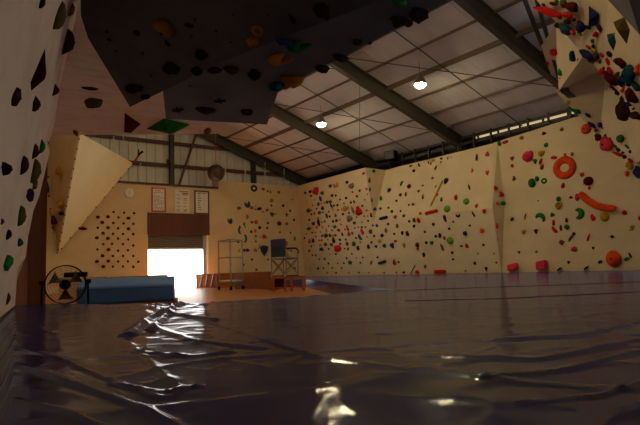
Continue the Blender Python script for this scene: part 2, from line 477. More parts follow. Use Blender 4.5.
# ------------------------------------------------------------------ leaning wall at the left, cave roof
ZM = .216
lb = [PZ(15, 305.5, ZM + .02), PZ(0, 317, ZM + .02), V((-13.62, -18.4, ZM + .02)), V((-13.95, -20.6, ZM + .02))]
lt = [PZ(52, 135, 2.52), PZ(62.5, 75, 2.58), PZ(75, 20, 2.62), PZ(86, -40, 2.62)]
mb = MB(); rows = []
NB = 24
def along(P, t):
    k = t * (len(P) - 1); i = min(int(k), len(P) - 2); return P[i].lerp(P[i + 1], k - i)
lw_rows = []
for i in range(NB + 1):
    t = i / NB
    row = [along(lb, t).lerp(along(lt, t), j / 10) for j in range(11)]
    fade = max(0, 1 - t * 3)
    lw_rows.append([p - R0 * (.115 * math.sin(PI * j / 10) * fade) for j, p in enumerate(row)])
polys = []
for i in range(NB):
    for j in range(10):
        polys.append([lw_rows[i][j], lw_rows[i + 1][j], lw_rows[i + 1][j + 1], lw_rows[i][j + 1]])
struct(panel('wall_left.002', 'left', polys, M['chalky'], .06))
Z3 = PZ(216, 134, 2.52)
sp = [lt[0], lt[1], lt[2], lt[3], PZ(230, -20, 2.66), PZ(268, 60, 2.62), PZ(252, 104, 2.56), Z3]
struct(panel('ceiling_cave', 'cave roof', [sp], M['chalky2'], .12))
# hanging block of the cave roof: two boards meeting in a crease
def on3(p, q, r_):
    n_ = (q - p).cross(r_ - p).normalized(); return lambda x, y: hit(x, y, n_, n_.dot(p))
d1 = on3(PD(82, 18, 3.95), PD(130, 107, 5.0), PD(378, 1, 3.35))
a2, a3, a4, a5, a6, a7, a8, a9 = [d1(*p) for p in ((81, 16), (88, 38), (130, 107), (163, 91), (222, 62), (272, 42), (378, 1), (412, -12))]
d2 = on3(a5, a8, PD(166, 119, a5.copy().__sub__(EYE).dot(F0) + .85))
b1, b2, b3, b4, b5, b6, b7, b8, b9 = [d2(*p) for p in ((166, 119), (240, 123), (267, 124.5), (278, 92), (283.5, 87), (345, 56), (380, 37), (455, -2), (474, -12))]
print('block depths', [round((p - EYE).dot(F0), 2) for p in (a2, a4, a5, a8, a9, b1, b3, b5, b7, b9)])
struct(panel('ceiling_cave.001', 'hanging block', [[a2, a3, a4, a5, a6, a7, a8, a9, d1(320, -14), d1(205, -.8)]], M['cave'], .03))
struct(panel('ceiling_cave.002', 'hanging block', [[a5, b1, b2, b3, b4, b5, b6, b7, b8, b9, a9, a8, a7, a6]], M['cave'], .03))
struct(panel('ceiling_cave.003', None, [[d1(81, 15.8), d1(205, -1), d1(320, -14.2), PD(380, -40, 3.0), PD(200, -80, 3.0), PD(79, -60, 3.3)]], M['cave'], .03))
# unseen roof added over the block, so that lamp light does not come through from above
up_ = [p + V((0, 0, .45)) + F0 * .1 for p in (a3, a4, b1.lerp(b3, .2), b3.lerp(b2, .1), b5, b7, b9)]
up_ += [PD(400, -140, 1.5) + V((0, 0, .6)), PD(60, -140, 1.5) + V((0, 0, .6))]
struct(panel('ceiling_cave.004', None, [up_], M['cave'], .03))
struct(MB().box((-15.5, -24, 3.0), (-10.3, -17.2, 3.1)).build('ceiling_cave.005', M['cave']))

# ------------------------------------------------------------------ mats under the tarpaulin
pts_edge = [PZ(*p, ZM) for p in ((15, 305.5), (45, 304.4), (100, 304), (180, 303.8), (265, 299.2), (325, 294.8), (391, 289.5))]
def flat(p): return V((p.x, p.y, 0))
eye2 = flat(EYE)
def ang(p): d = flat(p) - eye2; return math.atan2(d.dot(R0), d.dot(F0))
def seg_hit(phi, a, b_):
    d = F0 * math.cos(phi) + R0 * math.sin(phi); a = flat(a) - eye2; e = flat(b_) - flat(a) - eye2
    e = flat(b_) - eye2 - a
    den = d.x * e.y - d.y * e.x
    if abs(den) < 1e-9: return None
    t = (a.x * e.y - a.y * e.x) / den; s = (a.x * d.y - a.y * d.x) / den
    return t if t > .01 and -1e-6 <= s <= 1 + 1e-6 else None
WB0, WB1 = V((-.03, .0, 0)), V((-.03, -27.9, 0))
bounds_near = list(zip(pts_edge, pts_edge[1:]))
bounds_left = [(V((-13.95, -20.6, 0)), flat(lb[2])), (flat(lb[2]), flat(lb[1])), (flat(lb[1]), flat(pts_edge[0]))]
bounds_rest = [(WB0, WB1), (WB1, V((-16, -27.9, 0))), (V((-16, -27.9, 0)), V((-13.95, -20.6, 0)))]
phiL, phiC = ang(pts_edge[0]), ang(pts_edge[-1])
cols = []
def dist(phi, segs):
    ts = [seg_hit(phi, *s) for s in segs]; ts = [t for t in ts if t]
    return min(ts) if ts else 1.0
nv = 150
p0 = math.radians(-40)
for i in range(60): cols.append((-PI + (p0 + PI) * i / 60, 'l'))
for i in range(20): cols.append((p0 + (phiL - p0) * i / 20, 'l'))
for i in range(nv + 1): cols.append((phiL + (phiC - phiL) * i / nv, 'n'))
for i in range(0, 121): cols.append((phiC + (math.radians(34) - phiC) * i / 120, 'r'))
for i in range(1, 41): cols.append((math.radians(34) + (PI - math.radians(34)) * i / 40, 'r'))
fold_lines = [([(-10, 360), (40, 372), (100, 393), (150, 412), (200, 440)], .007, .012), ([(0, 345), (60, 358), (130, 388), (160, 398)], .004, .012),
              ([(84, 305), (120, 336), (150, 362), (184, 391)], .004, .012), ([(182, 304), (150, 318), (128, 336)], .018, .03), ([(176, 306), (166, 316), (150, 330)], .016, .02),
              ([(150, 306), (162, 312), (180, 315), (215, 320)], .012, .025), ([(200, 319), (260, 338), (320, 357), (430, 372)], .004, .016), ([(410, 366), (519, 383), (640, 391)], .004, .012),
              ([(135, 352), (190, 356), (230, 352)], .007, .012), ([(110, 384), (160, 392), (200, 386)], .005, .008), ([(140, 322), (190, 340), (260, 348)], .006, .02),
              ([(480, 378), (560, 372), (640, 352)], .007, .014), ([(430, 356), (540, 360), (640, 340)], .006, .02), ([(500, 340), (580, 336), (640, 322)], .008, .03),
              ([(520, 404), (600, 396), (640, 385)], .005, .008), ([(0, 398), (60, 410), (110, 430)], .005, .008)]
FL = [([PZ(x, y, ZM) for x, y in pl], a_, w_) for pl, a_, w_ in fold_lines]
def segd(p, a, b_):
    e = b_ - a; t = max(0, min(1, (p - a).dot(e) / e.length_squared)); return (p - a - e * t).length
def wrinkle(p, edge):
    q = V((p.x, p.y, ZM)); r_ = (flat(p) - eye2).length
    h = 0
    for pl, a_, w_ in FL:
        d = min(segd(q, pl[i], pl[i + 1]) for i in range(len(pl) - 1))
        if d < 4 * w_: h += a_ * math.exp(-(d / w_) ** 2)
    s1_ = noise.noise(V((p.x * 1.1, p.y * 1.1, 3.3)))
    u_ = V((p.x * 1.6 + s1_ * .8, p.y * 3.2 - s1_ * .6, 1.7))
    rid = 1 - abs(noise.noise(u_)) * 2
    h += .0035 * max(0, rid) ** 9 * (.4 + .6 * max(0, noise.noise(V((p.x * .5, p.y * .5, 9))) + .5))
    u_ = V((p.x * 4.3 - s1_, p.y * 2.0 + s1_, 5.1))
    rid = 1 - abs(noise.noise(u_)) * 2
    h += .0018 * max(0, rid) ** 7
    if r_ < 5:
        u_ = V((p.x * 6.5 + s1_ * 3, p.y * 3.4 - s1_ * 2, 4.4)); rid = 1 - abs(noise.noise(u_)) * 2
        h += .0012 * max(0, rid) ** 8 * max(0, noise.noise(V((p.x * .8, p.y * .8, 6))) + .25)
        u_ = V((p.x * 3.0 - s1_ * 3, p.y * 7.0 + s1_ * 2, 8.4)); rid = 1 - abs(noise.noise(u_)) * 2
        h += .0012 * max(0, rid) ** 8 * max(0, noise.noise(V((p.x * .8, p.y * .8, 11))) + .25)
    h += .003 * noise.noise(V((p.x * .9, p.y * .9, 0)))
    dc_ = (flat(p) - flat(pts_edge[3])).length
    if dc_ < 1.6:
        u_ = V((p.x * 3.2 + s1_ * 2, p.y * 5.5 - s1_ * 2, 7.7)); rid = 1 - abs(noise.noise(u_)) * 2
        h += .011 * (1 - dc_ / 1.6) * max(0, rid) ** 5
    if edge < .5: h += .012 * (1 - edge / .5) * noise.noise(V((p.x * 5, p.y * 5, 2)))
    return h
mb = MB(); NR = 270; prev = None; bm = mb.bm; lastk = None
rmin = .16
border = []
for phi, kind in cols:
    if lastk == 'n' and kind == 'r': prev = None
    lastk = kind
    segs = {'l': bounds_left + bounds_rest[1:], 'n': bounds_near, 'r': bounds_rest[:2] + [bounds_rest[2]]}[kind]
    if kind == 'n': dm = dist(phi, bounds_near)

    elif kind == 'r': dm = dist(phi, bounds_rest)
    else: dm = dist(phi, bounds_left + bounds_rest[1:])
    ring = []
    for k_ in range(NR + 1):
        rr = rmin * (dm / rmin) ** (k_ / NR)
        p = eye2 + (F0 * math.cos(phi) + R0 * math.sin(phi)) * rr
        h = wrinkle(p, dm - rr) if abs(phi) < .75 else 0
        ring.append(bm.verts.new((p.x, p.y, ZM + h)))
    foot = bm.verts.new((ring[-1].co.x, ring[-1].co.y, 0.0))
    ring.append(foot)
    if prev:
        for k_ in range(NR + 1):
            bm.faces.new((prev[k_], ring[k_], ring[k_ + 1], prev[k_ + 1]))
    prev = ring
bmesh.ops.recalc_face_normals(bm, faces=bm.faces)
# the strip that runs on along the foot of the long wall to the corner
corner = pts_edge[-1]
phiC = ang(corner); dW = dist(phiC, [(WB0, WB1)])
far_w = eye2 + (F0 * math.cos(phiC) + R0 * math.sin(phiC)) * dW
strip = [flat(corner), flat(PZ(355, 285.4, ZM)), flat(PZ(321, 281.2, ZM)), V((-4.75, -7.0, 0)), V((-4.3, -.03, 0)), V((-.02, -.03, 0)), V((-.02, far_w.y, 0))]
top = [bm.verts.new((p.x, p.y, ZM)) for p in strip]; bot = [bm.verts.new((p.x, p.y, 0)) for p in strip]
bm.faces.new(top)
for i in range(len(strip)): bm.faces.new((top[i], top[(i + 1) % len(strip)], bot[(i + 1) % len(strip)], bot[i]))
tarp = mb.build('crash_mat', M['tarp'], smooth=True)
tarp.data.polygons.foreach_set('use_smooth', [p.area < .3 and abs(p.normal.z) > .5 for p in tarp.data.polygons])
tag(tarp, 'wide crash mat floor under a wrinkled glossy navy tarpaulin, filling the foreground', 'crash mat')
for pl in ([(396, 290), (470, 287.5), (560, 284.5), (640, 281)], [(405, 300), (500, 298), (640, 291)]):
    P = [PZ(x, y, ZM + .006) for x, y in pl]; s_ = MB(); v = []
    n_ = 24
    for i in range(n_ + 1):
        c = along(P, i / n_); d = along(P, min(1, (i + 1) / n_)) - along(P, max(0, (i - 1) / n_)); sd = V((-d.y, d.x, 0)).normalized() * .005
        z = ZM + .003 + wrinkle(c, 1)
        v.append((s_.bm.verts.new((c.x + sd.x, c.y + sd.y, z)), s_.bm.verts.new((c.x - sd.x, c.y - sd.y, z))))
    for a, c in zip(v, v[1:]): s_.bm.faces.new((a[0], c[0], c[1], a[1]))
    so = s_.build('seam', M['seam'], tarp); md = so.modifiers.new('t', 'SOLIDIFY'); md.thickness = .004

# ------------------------------------------------------------------ things
exec_later = []
# -- blue crash pad block on a plank, plywood sheets behind
a = PZ(175, 300.5, .05); nb = flat(a) - eye2 if False else V((a.x - EYE.x, a.y - EYE.y, 0)); nb.normalize(); d = V((-nb.y, nb.x, 0))
if d.dot(R0) > 0: d = -d
Lm = 91 / FPX * (a - EYE).dot(F0)
M4 = Matrix((d, nb, V((0, 0, 1)))).transposed().to_4x4(); M4.translation = V((a.x, a.y, 0))
pl = MB().box((-.05, -.03, 0), (Lm + .1, 1.3, .045), M4).build('wooden_board', M['ply'])
tag(pl, 'long flat wooden board on the floor under the blue crash pad', 'board')
pad = empty('crash_pad', (0, 0, 0), 'thick dark blue vinyl crash pad lying on a board, behind the floor fan', 'crash pad', M4=M4 @ Matrix.Translation((0, 0, .05)))
def local(mb, name, mt, par, **k):
    return mb.build(name, mt, par, **k)
hb = .275
prof = [(0, .02), (.02, 0), (1.2, 0), (1.2, .39), (.5, .395), (.42, .385), (.06, hb + .005), (.015, hb - .02), (0, hb - .06)]
local(MB().loft([[V((x, y + iy, z)) for y, z in prof] for x, iy in ((0.0, .02), (.03, 0), (Lm - .03, 0), (Lm, .02))]), 'cover', M['matblue'], pad, bevel=.01)
local(MB().tube([(.04, -.004, hb - .05), (Lm - .05, -.004, hb - .05)], .006, 6), 'piping', M['navyfab'], pad)
q = PD(168, 281, 11.6); nb2 = V((q.x - EYE.x, q.y - EYE.y, 0)).normalized(); d2_ = V((-nb2.y, nb2.x, 0))
if d2_.dot(R0) > 0: d2_ = -d2_
M5 = Matrix((d2_, nb2, V((0, 0, 1)))).transposed().to_4x4(); M5.translation = V((q.x, q.y, 0))
L5 = 100 / FPX * (q - EYE).dot(F0)
st = empty('plywood_box', (0, 0, 0), 'low pale plywood box with a lit top, behind the blue crash pad', 'box', M4=M5)
MB().box((.02, 0.02, 0), (L5, .8, .45)).build('body', M['plypale'], st)
MB().box((0, -.03, .45), (L5 * .55, .85, .475)).build('lid', M['plypale'], st, bevel=.004)
MB().box((L5 * .56, -.03, .45), (L5 * 1.03, .85, .485)).build('lid', M['plypale'], st, bevel=.004)
ta, tc_ = M5 @ V((L5 * .76, .2, .536)), M5 @ V((L5 * .97, .25, .536))
tb = MB().tube([ta, tc_], .05, 12).build('roller_tube', M['black'])
tag(tb, 'short black tube lying across the plywood box, above the fan', 'tube')

# -- floor fan
fd = 6.9
fc = PD(65.5, 284.5, fd); fr = 19.3 / FPX * fd
n_ = (EYE - fc); n_.z = 0; n_.normalize()
n_ = (n_ + R0 * .12).normalized(); xx = V((0, 0, 1)).cross(n_).normalized()
FM = Matrix((xx, V((0, 0, 1)), n_)).transposed().to_4x4(); FM.translation = V((fc.x, fc.y, 0))
fan = empty('floor_fan', (0, 0, 0), 'round black floor fan with a wire guard, standing by the blue crash pad', 'fan', M4=FM)
zc = fc.z
def circ(r, z, n=40, cx=0, cy=zc): return [V((cx + r * math.cos(2 * PI * i / n), cy + r * math.sin(2 * PI * i / n), z)) for i in range(n)]
mb = MB(); lo_ = [circ(fr, -.05), circ(fr, .05), circ(fr - .012, .05), circ(fr - .012, -.05), circ(fr, -.05)]
mb.loft(lo_, True, False); mb.build('drum', M['black'], fan)
mb = MB()
for r in [fr * k / 7 for k in range(2, 7)]:
    c = circ(r, .05); mb.tube(c + [c[0]], 0.0014, 5, False)
for i in range(10):
    t = 2 * PI * i / 10; mb.tube([V((.05 * math.cos(t), zc + .05 * math.sin(t), .052)), V(((fr - .01) * math.cos(t), zc + (fr - .01) * math.sin(t), .05))], 0.0014, 5)
mb.build('guard', M['black'], fan)
mb = MB()
for i in range(3):
    t0 = 2 * PI * i / 3 + .5; v = []
    pts = []
    for j in range(8):
        u_ = j / 7
        pts.append((.05 + (fr * .85 - .05) * u_, .2 + .32 * u_))
    A = [V((r * math.cos(t0 - w * .8), zc + r * math.sin(t0 - w * .8), -.02)) for r, w in pts]; B = [V((r * math.cos(t0 + w), zc + r * math.sin(t0 + w), .03)) for r, w in pts]
    va = [mb.bm.verts.new(p) for p in A]; vb = [mb.bm.verts.new(p) for p in B]
    for j in range(7): mb.bm.faces.new((va[j], va[j + 1], vb[j + 1], vb[j]))
o = mb.build('blade', M['blade'], fan); md = o.modifiers.new('t', 'SOLIDIFY'); md.thickness = .004
MB().disc((0, zc, -.14), (0, 0, 1), .06, .16, 20).build('motor', M['black'], fan)
for sx in (-1, 1):
    mb = MB().tube([(sx * (fr + .02), zc + .03, 0), (sx * (fr + .025), .02, 0)], .012, 8).tube([(sx * (fr + .025), .015, -.2), (sx * (fr + .025), .015, .2)], .012, 8)
    lg = mb.build('leg', M['black'], fan)
    MB().disc((sx * (fr - .01), zc + .03, 0), (sx, 0, 0), .025, .06, 12).build('knob', M['black'], lg)

# -- clock
ck = PY(129, 193, -.005); cm = Matrix.Translation(ck)
clock = empty('wall_clock', ck, 'round white wall clock on the tan wall left of the red framed notice', 'clock')
MB().disc((0, 0, 0), (0, -1, 0), .165, .045, 32).build('case', M['white'], clock, bevel=.006)
MB().disc((0, -.046, 0), (0, -1, 0), .145, .003, 32).build('dial', M['paper'], clock)
MB().bar((0, -.052, 0), (.02, -.052, .1), .012, .006).bar((0, -.052, 0), (-.015, -.052, -.08), .014, .006).build('hands', M['blackframe'], clock)

# -- notices over the door
class Rects:
    def __init__(s): s.r = []
    def box(s, lo, hi): s.r.append((lo[0], max(hi[0], lo[0] + .012), lo[2], max(hi[2], lo[2] + .012)))


def notice(x0, y0, x1, y1, frame, label, kind, seed):
    a = PY(x0, y0, -.004); c = PY(x1, y1, -.004)
    w, h = c.x - a.x, a.z - c.z
    o = empty('wall_notice', (a.x, -.004, c.z), label, 'notice', 'notices above the roller door')
    rnd = random.Random(seed)
    if frame:
        t = .045
        MB().box((-t, -.03, -t), (0, 0, h + t)).box((w, -.03, -t), (w + t, 0, h + t)).box((0, -.03, h), (w, 0, h + t)).box((0, -.03, -t), (w, 0, 0)).build('frame', M[frame], o)
    mb = Rects()
    if kind == 'lines':
        mb.box((w * .15, -.011, h * .9), (w * .7, -.0085, h * .93))
        z = h * .82
        while z > h * .06:
            x = w * .08
            while x < w * .85:
                l = rnd.uniform(.03, .1); mb.box((x, -.011, z), (min(x + l, w * .92), -.0085, z + .016)); x += l + .025
                if rnd.random() < .12: break
            z -= .05
    elif kind == 'cols':
        [mb.box((w * (.3 + .09 * q), -.011, h * .9), (w * (.37 + .09 * q), -.0085, h * .95)) for q in range(7)]; [mb.box((w * (.5 + .09 * q), -.011, h * .8), (w * (.57 + .09 * q), -.0085, h * .87)) for q in range(5)]
        for cxx in (.1, .58):
            z = h * .76
            while z > h * .05:
                for q in range(rnd.choice((2, 3))):
                    l = rnd.uniform(.5, 1) * w * .32; [mb.box((w * cxx + l * g / 4, -.011, z), (w * cxx + l * (g + .8) / 4, -.0085, z + .014)) for g in range(4)]; z -= .03
                z -= .07
    else:
        z = h * .88
        [mb.box((w * (.2 + .1 * q), -.011, h * .93), (w * (.28 + .1 * q), -.0085, h * .955)) for q in range(7)]
        while z > h * .06:
            [mb.box((w * (.2 + .1 * g), -.011, z), (w * (.28 + .1 * g), -.0085, z + .035)) for g in range(rnd.choice((2, 3)))]; mb.box((w * .64, -.011, z + .006), (w * .72, -.0085, z + .022)); z -= .085
    nx, nz = int(w / .0095), int(h / .0085); sb = MB(); g = [[sb.bm.verts.new((w * i / nx, -.01, h * j / nz)) for i in range(nx + 1)] for j in range(nz + 1)]
    for j in range(nz):
        for i in range(nx):
            f = sb.bm.faces.new((g[j][i], g[j][i + 1], g[j + 1][i + 1], g[j + 1][i])); cx_, cz_ = w * (i + .5) / nx, h * (j + .5) / nz
            f.material_index = 1 if any(r[0] <= cx_ <= r[1] and r[2] <= cz_ <= r[3] for r in mb.r) else 0
    ob = sb.build('sheet', M['paper'], o); ob.data.materials.append(M['ink'])
    md = ob.modifiers.new('t', 'SOLIDIFY'); md.thickness = .004
    return o
notice(152.6, 188.6, 164.6, 210.8, 'redframe', 'red framed notice of printed lines, left one of the three above the roller door', 'lines', 1)
notice(175, 189.5, 189.3, 212.6, None, 'unframed white notice in two columns, between the red and black framed ones', 'cols', 2)
notice(195.3, 191.6, 208, 213.2, 'blackframe', 'black framed notice at the right above the roller door', 'rows', 3)

# -- ball on a red cord
bc = PY(216, 173, -.75); br_ = 8.7 / FPX * proj(bc)[2]
ball = empty('hanging_ball', bc, 'dark brown ball hanging by a red cord in front of the white gable sheets', 'ball')
mb = MB(); bmesh.ops.create_uvsphere(mb.bm, u_segments=28, v_segments=18, radius=br_)
mb.build('sphere', mottle(mat('worn_brown_rubber', (84, 58, 42), .6), (58, 40, 32), (6, 6, 6)), ball, smooth=True)
tp = V((bc.x, bc.y, roofz(bc.x) - .02)) - bc
MB().tube([(0, 0, br_ + .06), tp], .011, 6).build('cord', M['redframe'], ball)
MB().tube([(.03 * math.cos(t * PI / 6), 0, br_ + .03 + .04 * math.sin(t * PI / 6)) for t in range(13)], .008, 6).build('shackle', M['black'], ball)
# -- red strap with buckle at the tip of the prow
a = PY(133, 163.5, -.3); c = PY(140, 154, -.2)
stp = empty('ratchet_strap', a, 'short red strap with a dark buckle at the tip of the pale prow', 'strap')
MB().bar((0, 0, 0), c - a, .11, .02).build('webbing', M['red'], stp)
MB().bar(c - a - V((.05, 0, .02)), c - a + V((.1, .02, .1)), .09, .07).bar(c - a + V((-.06, 0, -.1)), c - a + V((-.05, 0, .16)), .03, .03).build('buckle', M['black'], stp)
lk = PY(170, 162, .1)
wl = MB().box((-.12, -.05, -.06), (.06, .05, .09)).box((-.07, -.12, -.02), (.0, -.05, .12)).build('security_lamp', M['bronze'], bevel=.02)
wl.location = lk; tag(wl, 'small brown fitting on the steel column high over the door', 'lamp')
# -- speaker
sc_ = PX(393.5, 155.6, .0); sc_ = V((-.12, sc_.y, sc_.z))
spk = empty('wall_speaker', sc_, 'black box speaker under the eaves above the long climbing wall', 'speaker')
SMT = Matrix.Rotation(.35, 4, 'Z')
MB().box((-.14, -.2, -.17), (.14, .2, .15), SMT).build('cabinet', M['black'], spk, bevel=.02)
MB().box((-.15, -.17, -.14), (-.14, .17, .12), SMT).build('grille', M['blackframe'], spk)
MB().bar((.1, 0, .0), (.3, 0, .12), .05, .05).build('bracket', M['steel_dark'], spk)

# -- wooden boxes and barrier on the floor behind the stand
p1 = PZ(196, 287.5, 0); p2 = PZ(218, 288, 0); p3 = PZ(229, 286.5, 0)
d = (p2 - p1); w_ = d.length; d.normalize(); nn = V((-d.y, d.x, 0))
if nn.dot(R0) < 0: nn = -nn
BM = Matrix((d, nn, V((0, 0, 1)))).transposed().to_4x4(); BM.translation = p1
hbx = .47
bx = empty('plyo_box', (0, 0, 0), 'low open plywood box standing on the wooden floor right of the roller door', 'box', M4=BM)
MB().box((0, 0, hbx - .03), (w_, .75, hbx)).box((0, 0, 0), (.03, .75, hbx - .03)).box((w_ - .03, 0, 0), (w_, .75, hbx - .03)).box((0.03, .72, 0), (w_ - .03, .75, hbx - .03)).box((.03, .02, 0), (w_ - .03, .05, hbx - .03)).build('body', M['ply'], bx)
for k_ in (.25, .5, .75):
    MB().bar((w_ * k_ - .12, .0, .03), (w_ * k_ + .1, .0, hbx - .05), .03, .03).build('shadow_bar', M['bench'], bx)  # slanting bars stand in for diagonal shadows across the box face
p1 = PZ(233.5, 288.8, 0); p2 = PZ(270.5, 290.4, 0)
d = (p2 - p1); w_ = d.length; d.normalize(); nn = V((-d.y, d.x, 0))
if nn.dot(R0) < 0: nn = -nn
BM = Matrix((d, nn, V((0, 0, 1)))).transposed().to_4x4(); BM.translation = p1
ba = empty('plywood_barrier', (0, 0, 0), 'long low plywood barrier standing on edge between the metal stand and the bench', 'barrier', M4=BM)
MB().box((0, 0, .02), (w_, .04, .47)).build('board', M['ply'], ba, bevel=.004)
for x in (.1, w_ - .14): MB().box((x, .0, 0), (x + .04, .28, .02)).box((x, .04, .02), (x + .04, .28, .25)).build('foot', M['ply'], ba)

# -- metal stand on castors
c_ = [PD(219, 284, 15.8), PD(231, 288, 15.2), PD(243, 285, 15.8)]
c_.append(c_[0] + c_[2] - c_[1])
sd_ = empty('metal_stand', (c_[1].x, c_[1].y, 0), 'tall empty metal frame stand on castors in front of the short climbing wall', 'stand')
o_ = V((c_[1].x, c_[1].y, 0)); ft = [flat(p) - o_ for p in c_]
zt_ = PD(231, 239.5, 15.2).z; zmid = PD(231, 257.2, 15.2).z; zlow = .22
for p in ft:
    lg = MB().bar((p.x, p.y, .1), (p.x, p.y, zt_), .03, .03).build('post', M['alu'], sd_)
    mb = MB().disc((p.x - .02, p.y, .05), (1, 0, 0), .05, .04, 14)
    mb.bar((p.x, p.y, .05), (p.x, p.y, .11), .03); mb.build('castor', M['black'], lg)
for z in (zt_, zmid, zlow):
    mb = MB()
    for i in range(4):
        if z == zmid and i > 1: continue
        a, c = ft[i], ft[(i + 1) % 4]; mb.bar((a.x, a.y, z), (c.x, c.y, z), .024, .026)
    mb.build('rail', M['alu'], sd_)
mb = MB(); v = [mb.bm.verts.new((p.x, p.y, zlow + .02)) for p in ft]; mb.bm.faces.new(v)
o = mb.build('shelf', M['white'], sd_); md = o.modifiers.new('t', 'SOLIDIFY'); md.thickness = .03

# -- low bench
p1 = PZ(272.5, 292, 0); p2 = PZ(305, 292.5, 0)
p2 = p1 + (R0 + F0 * .08).normalized() * ((305 - 272.5) / FPX * proj(p1)[2])
d = (p2 - p1); w_ = d.length; d.normalize(); nn = V((-d.y, d.x, 0))
if nn.dot(F0) < 0: nn = -nn
BM = Matrix((d, nn, V((0, 0, 1)))).transposed().to_4x4(); BM.translation = V((p1.x, p1.y, 0))
zb_ = PD(272, 277, proj(p1)[2]).z + .004
be = empty('wooden_bench', (0, 0, 0), 'low orange brown wooden bench with the folding chair standing on it', 'bench', M4=BM)
dp = .46
MB().box((-.04, -.02, zb_ - .045), (w_ + .04, dp + .02, zb_)).build('bench_top', M['bench'], be, bevel=.006)
for x in (.0, .27, w_ - .33, w_ - .05):
    for y in (.0, dp - .05):
        MB().box((x, y, 0), (x + .05, y + .05, zb_ - .045)).build('leg', M['bench'], be)
MB().box((.05, .01, .07), (.27, .03, .1)).box((w_ - .28, .01, .1), (w_ - .05, .03, .13)).box((.32, .2, .12), (w_ - .33, .24, .16)).box((0, .05, .11), (.04, dp - .05, .15)).box((w_ - .05, .05, .11), (w_ - .01, dp - .05, .15)).build('stretcher', M['bench'], be)
MB().box((.05, dp - .04, .05), (.27, dp - .02, zb_ - .045)).build('back_board', M['bronze'], be)

# -- folding director's chair on the bench
cw, cd = .52, .44
a0 = math.radians(40)
base = BM @ V((.30, dp * .5, zb_))
ca, sa = math.cos(a0), math.sin(a0)
xd = (R0 * ca - F0 * sa); yd = V((-xd.y, xd.x, 0))
# local x along the backrest, local y away from it (towards the open front)
CMm = Matrix((xd, yd, V((0, 0, 1)))).transposed().to_4x4(); CMm.translation = base
ch = empty('folding_chair', (0, 0, 0), 'folding canvas chair with navy backrest and black arms, standing on the low bench', 'chair', M4=CMm)
hw, hd = .235, .2
H = .86; AH = .64; SH = .43
for sx in (-1, 1):
    x = sx * hw
    fl = MB()
    fl.tube([(x, -hd, .0), (x, -hd, H)], .014, 8)
    fl.build('back_post', M['alu'], ch)
    MB().tube([(x, hd, 0), (x, hd, AH - .06), (x, hd - .04, AH)], .014, 8).build('front_post', M['alu'], ch)
    MB().tube([(x, -hd, AH), (x, hd - .05, AH + .005), (x, hd + .01, AH - .03), (x, hd + .02, AH - .12)], .02, 10).build('armrest', M['black'], ch)
    MB().tube([(x, -hd - .01, .012), (x, hd + .01, .012)], .012, 8).build('foot_rail', M['black'], ch)
    MB().tube([(x, -hd, .05), (x, hd, SH - .03)], .011, 8).tube([(x, hd, .05), (x, -hd, SH - .03)], .011, 8).build('side_brace', M['alu'], ch)
for y in (-hd, hd):
    mb = MB().tube([(-hw, y * .96, .05), (hw, y * .96, SH)], .014, 8); mb.build('cross_leg', M['alu'], ch)
    mb = MB().tube([(hw, y, .05), (-hw, y, SH)], .014, 8); mb.build('cross_leg', M['alu'], ch)
mb = MB(); n_ = 10; rows = []
for i in range(n_ + 1):
    t = i / n_; x = -hw + 2 * hw * t; sag = .03 * math.sin(PI * t)
    rows.append(([V((x, -hd - .012 - sag, H + .005)), V((x, -hd - .012 - sag, H - .17)), V((x, -hd - sag, H - .17)), V((x, -hd - sag, H + .005))]))
mb.loft(rows); mb.build('backrest', M['navyfab'], ch)
mb = MB(); rows = []
for i in range(n_ + 1):
    t = i / n_; x = -hw + 2 * hw * t; sag = .02 * math.sin(PI * t)
    rows.append([V((x, -hd - .006 - sag, H - .17)), V((x, -hd - .006 - sag, SH + .02)), V((x, -hd - sag + .002, SH + .02)), V((x, -hd - sag + .002, H - .17))])
mb.loft(rows); mb.build('back_pocket', mat('grey_blue_canvas', (66, 80, 96), .85), ch)
mb = MB(); rows = []
for i in range(n_ + 1):
    t = i / n_; x = -hw + 2 * hw * t; sag = .03 * math.sin(PI * t)
    rows.append([V((x, -hd, SH - sag)), V((x, hd, SH - sag)), V((x, hd, SH - sag - .008)), V((x, -hd, SH - sag - .008))])
mb.loft(rows); mb.build('seat', M['navyfab'], ch)
pc = CMm @ V((hw + .075, -hd + .02, AH - .06))
po = empty('hanging_bag', pc, 'small pale bag hanging from the arm of the folding chair', 'bag')
mb = MB(); mb.loft([[V((r_ * math.cos(t * PI / 6), .5 * r_ * math.sin(t * PI / 6), z)) for t in range(12)] for r_, z in ((.05, -.16), (.062, -.1), (.055, -.04), (.035, 0))])
mb.build('pouch', mat('pale_cloth', (176, 150, 116), .9), po, smooth=True)
MB().tube([(-.03, 0, 0), (0, 0, .04), (.03, 0, 0)], .005, 6).build('strap', M['black'], po)

# ------------------------------------------------------------------ lamps
def lamp(x, y, label, hidden=False):
    z = roofz(x) - .36
    o = empty('ceiling_lamp', (x, y, z), label, 'lamp', 'round warm ceiling lamps')
    MB().loft([[V((r * math.cos(t * PI / 12), r * math.sin(t * PI / 12), zz)) for t in range(24)] for r, zz in ((.03, .03), (.06, -.03), (.12, -.13), (.18, -.25))]).build('housing', M['lampbody'], o, smooth=True)
    MB().tube([(0, 0, .06), (0, 0, .36)], .008, 8).build('mount', M['lampbody'], o)
    mb = MB(); bmesh.ops.create_uvsphere(mb.bm, u_segments=20, v_segments=10, radius=.15)
    for v in mb.bm.verts: v.co.z = v.co.z * .8 - .235
    mb.build('lens', M['lamp'], o, smooth=True)
    if hidden:
        del o['label'], o['category'], o['group']; o['kind'] = 'structure'
    return o
l1 = hit(321, 122, (.35, 0, 1), 3.95); l2 = hit(420, 82, (.35, 0, 1), 3.95)
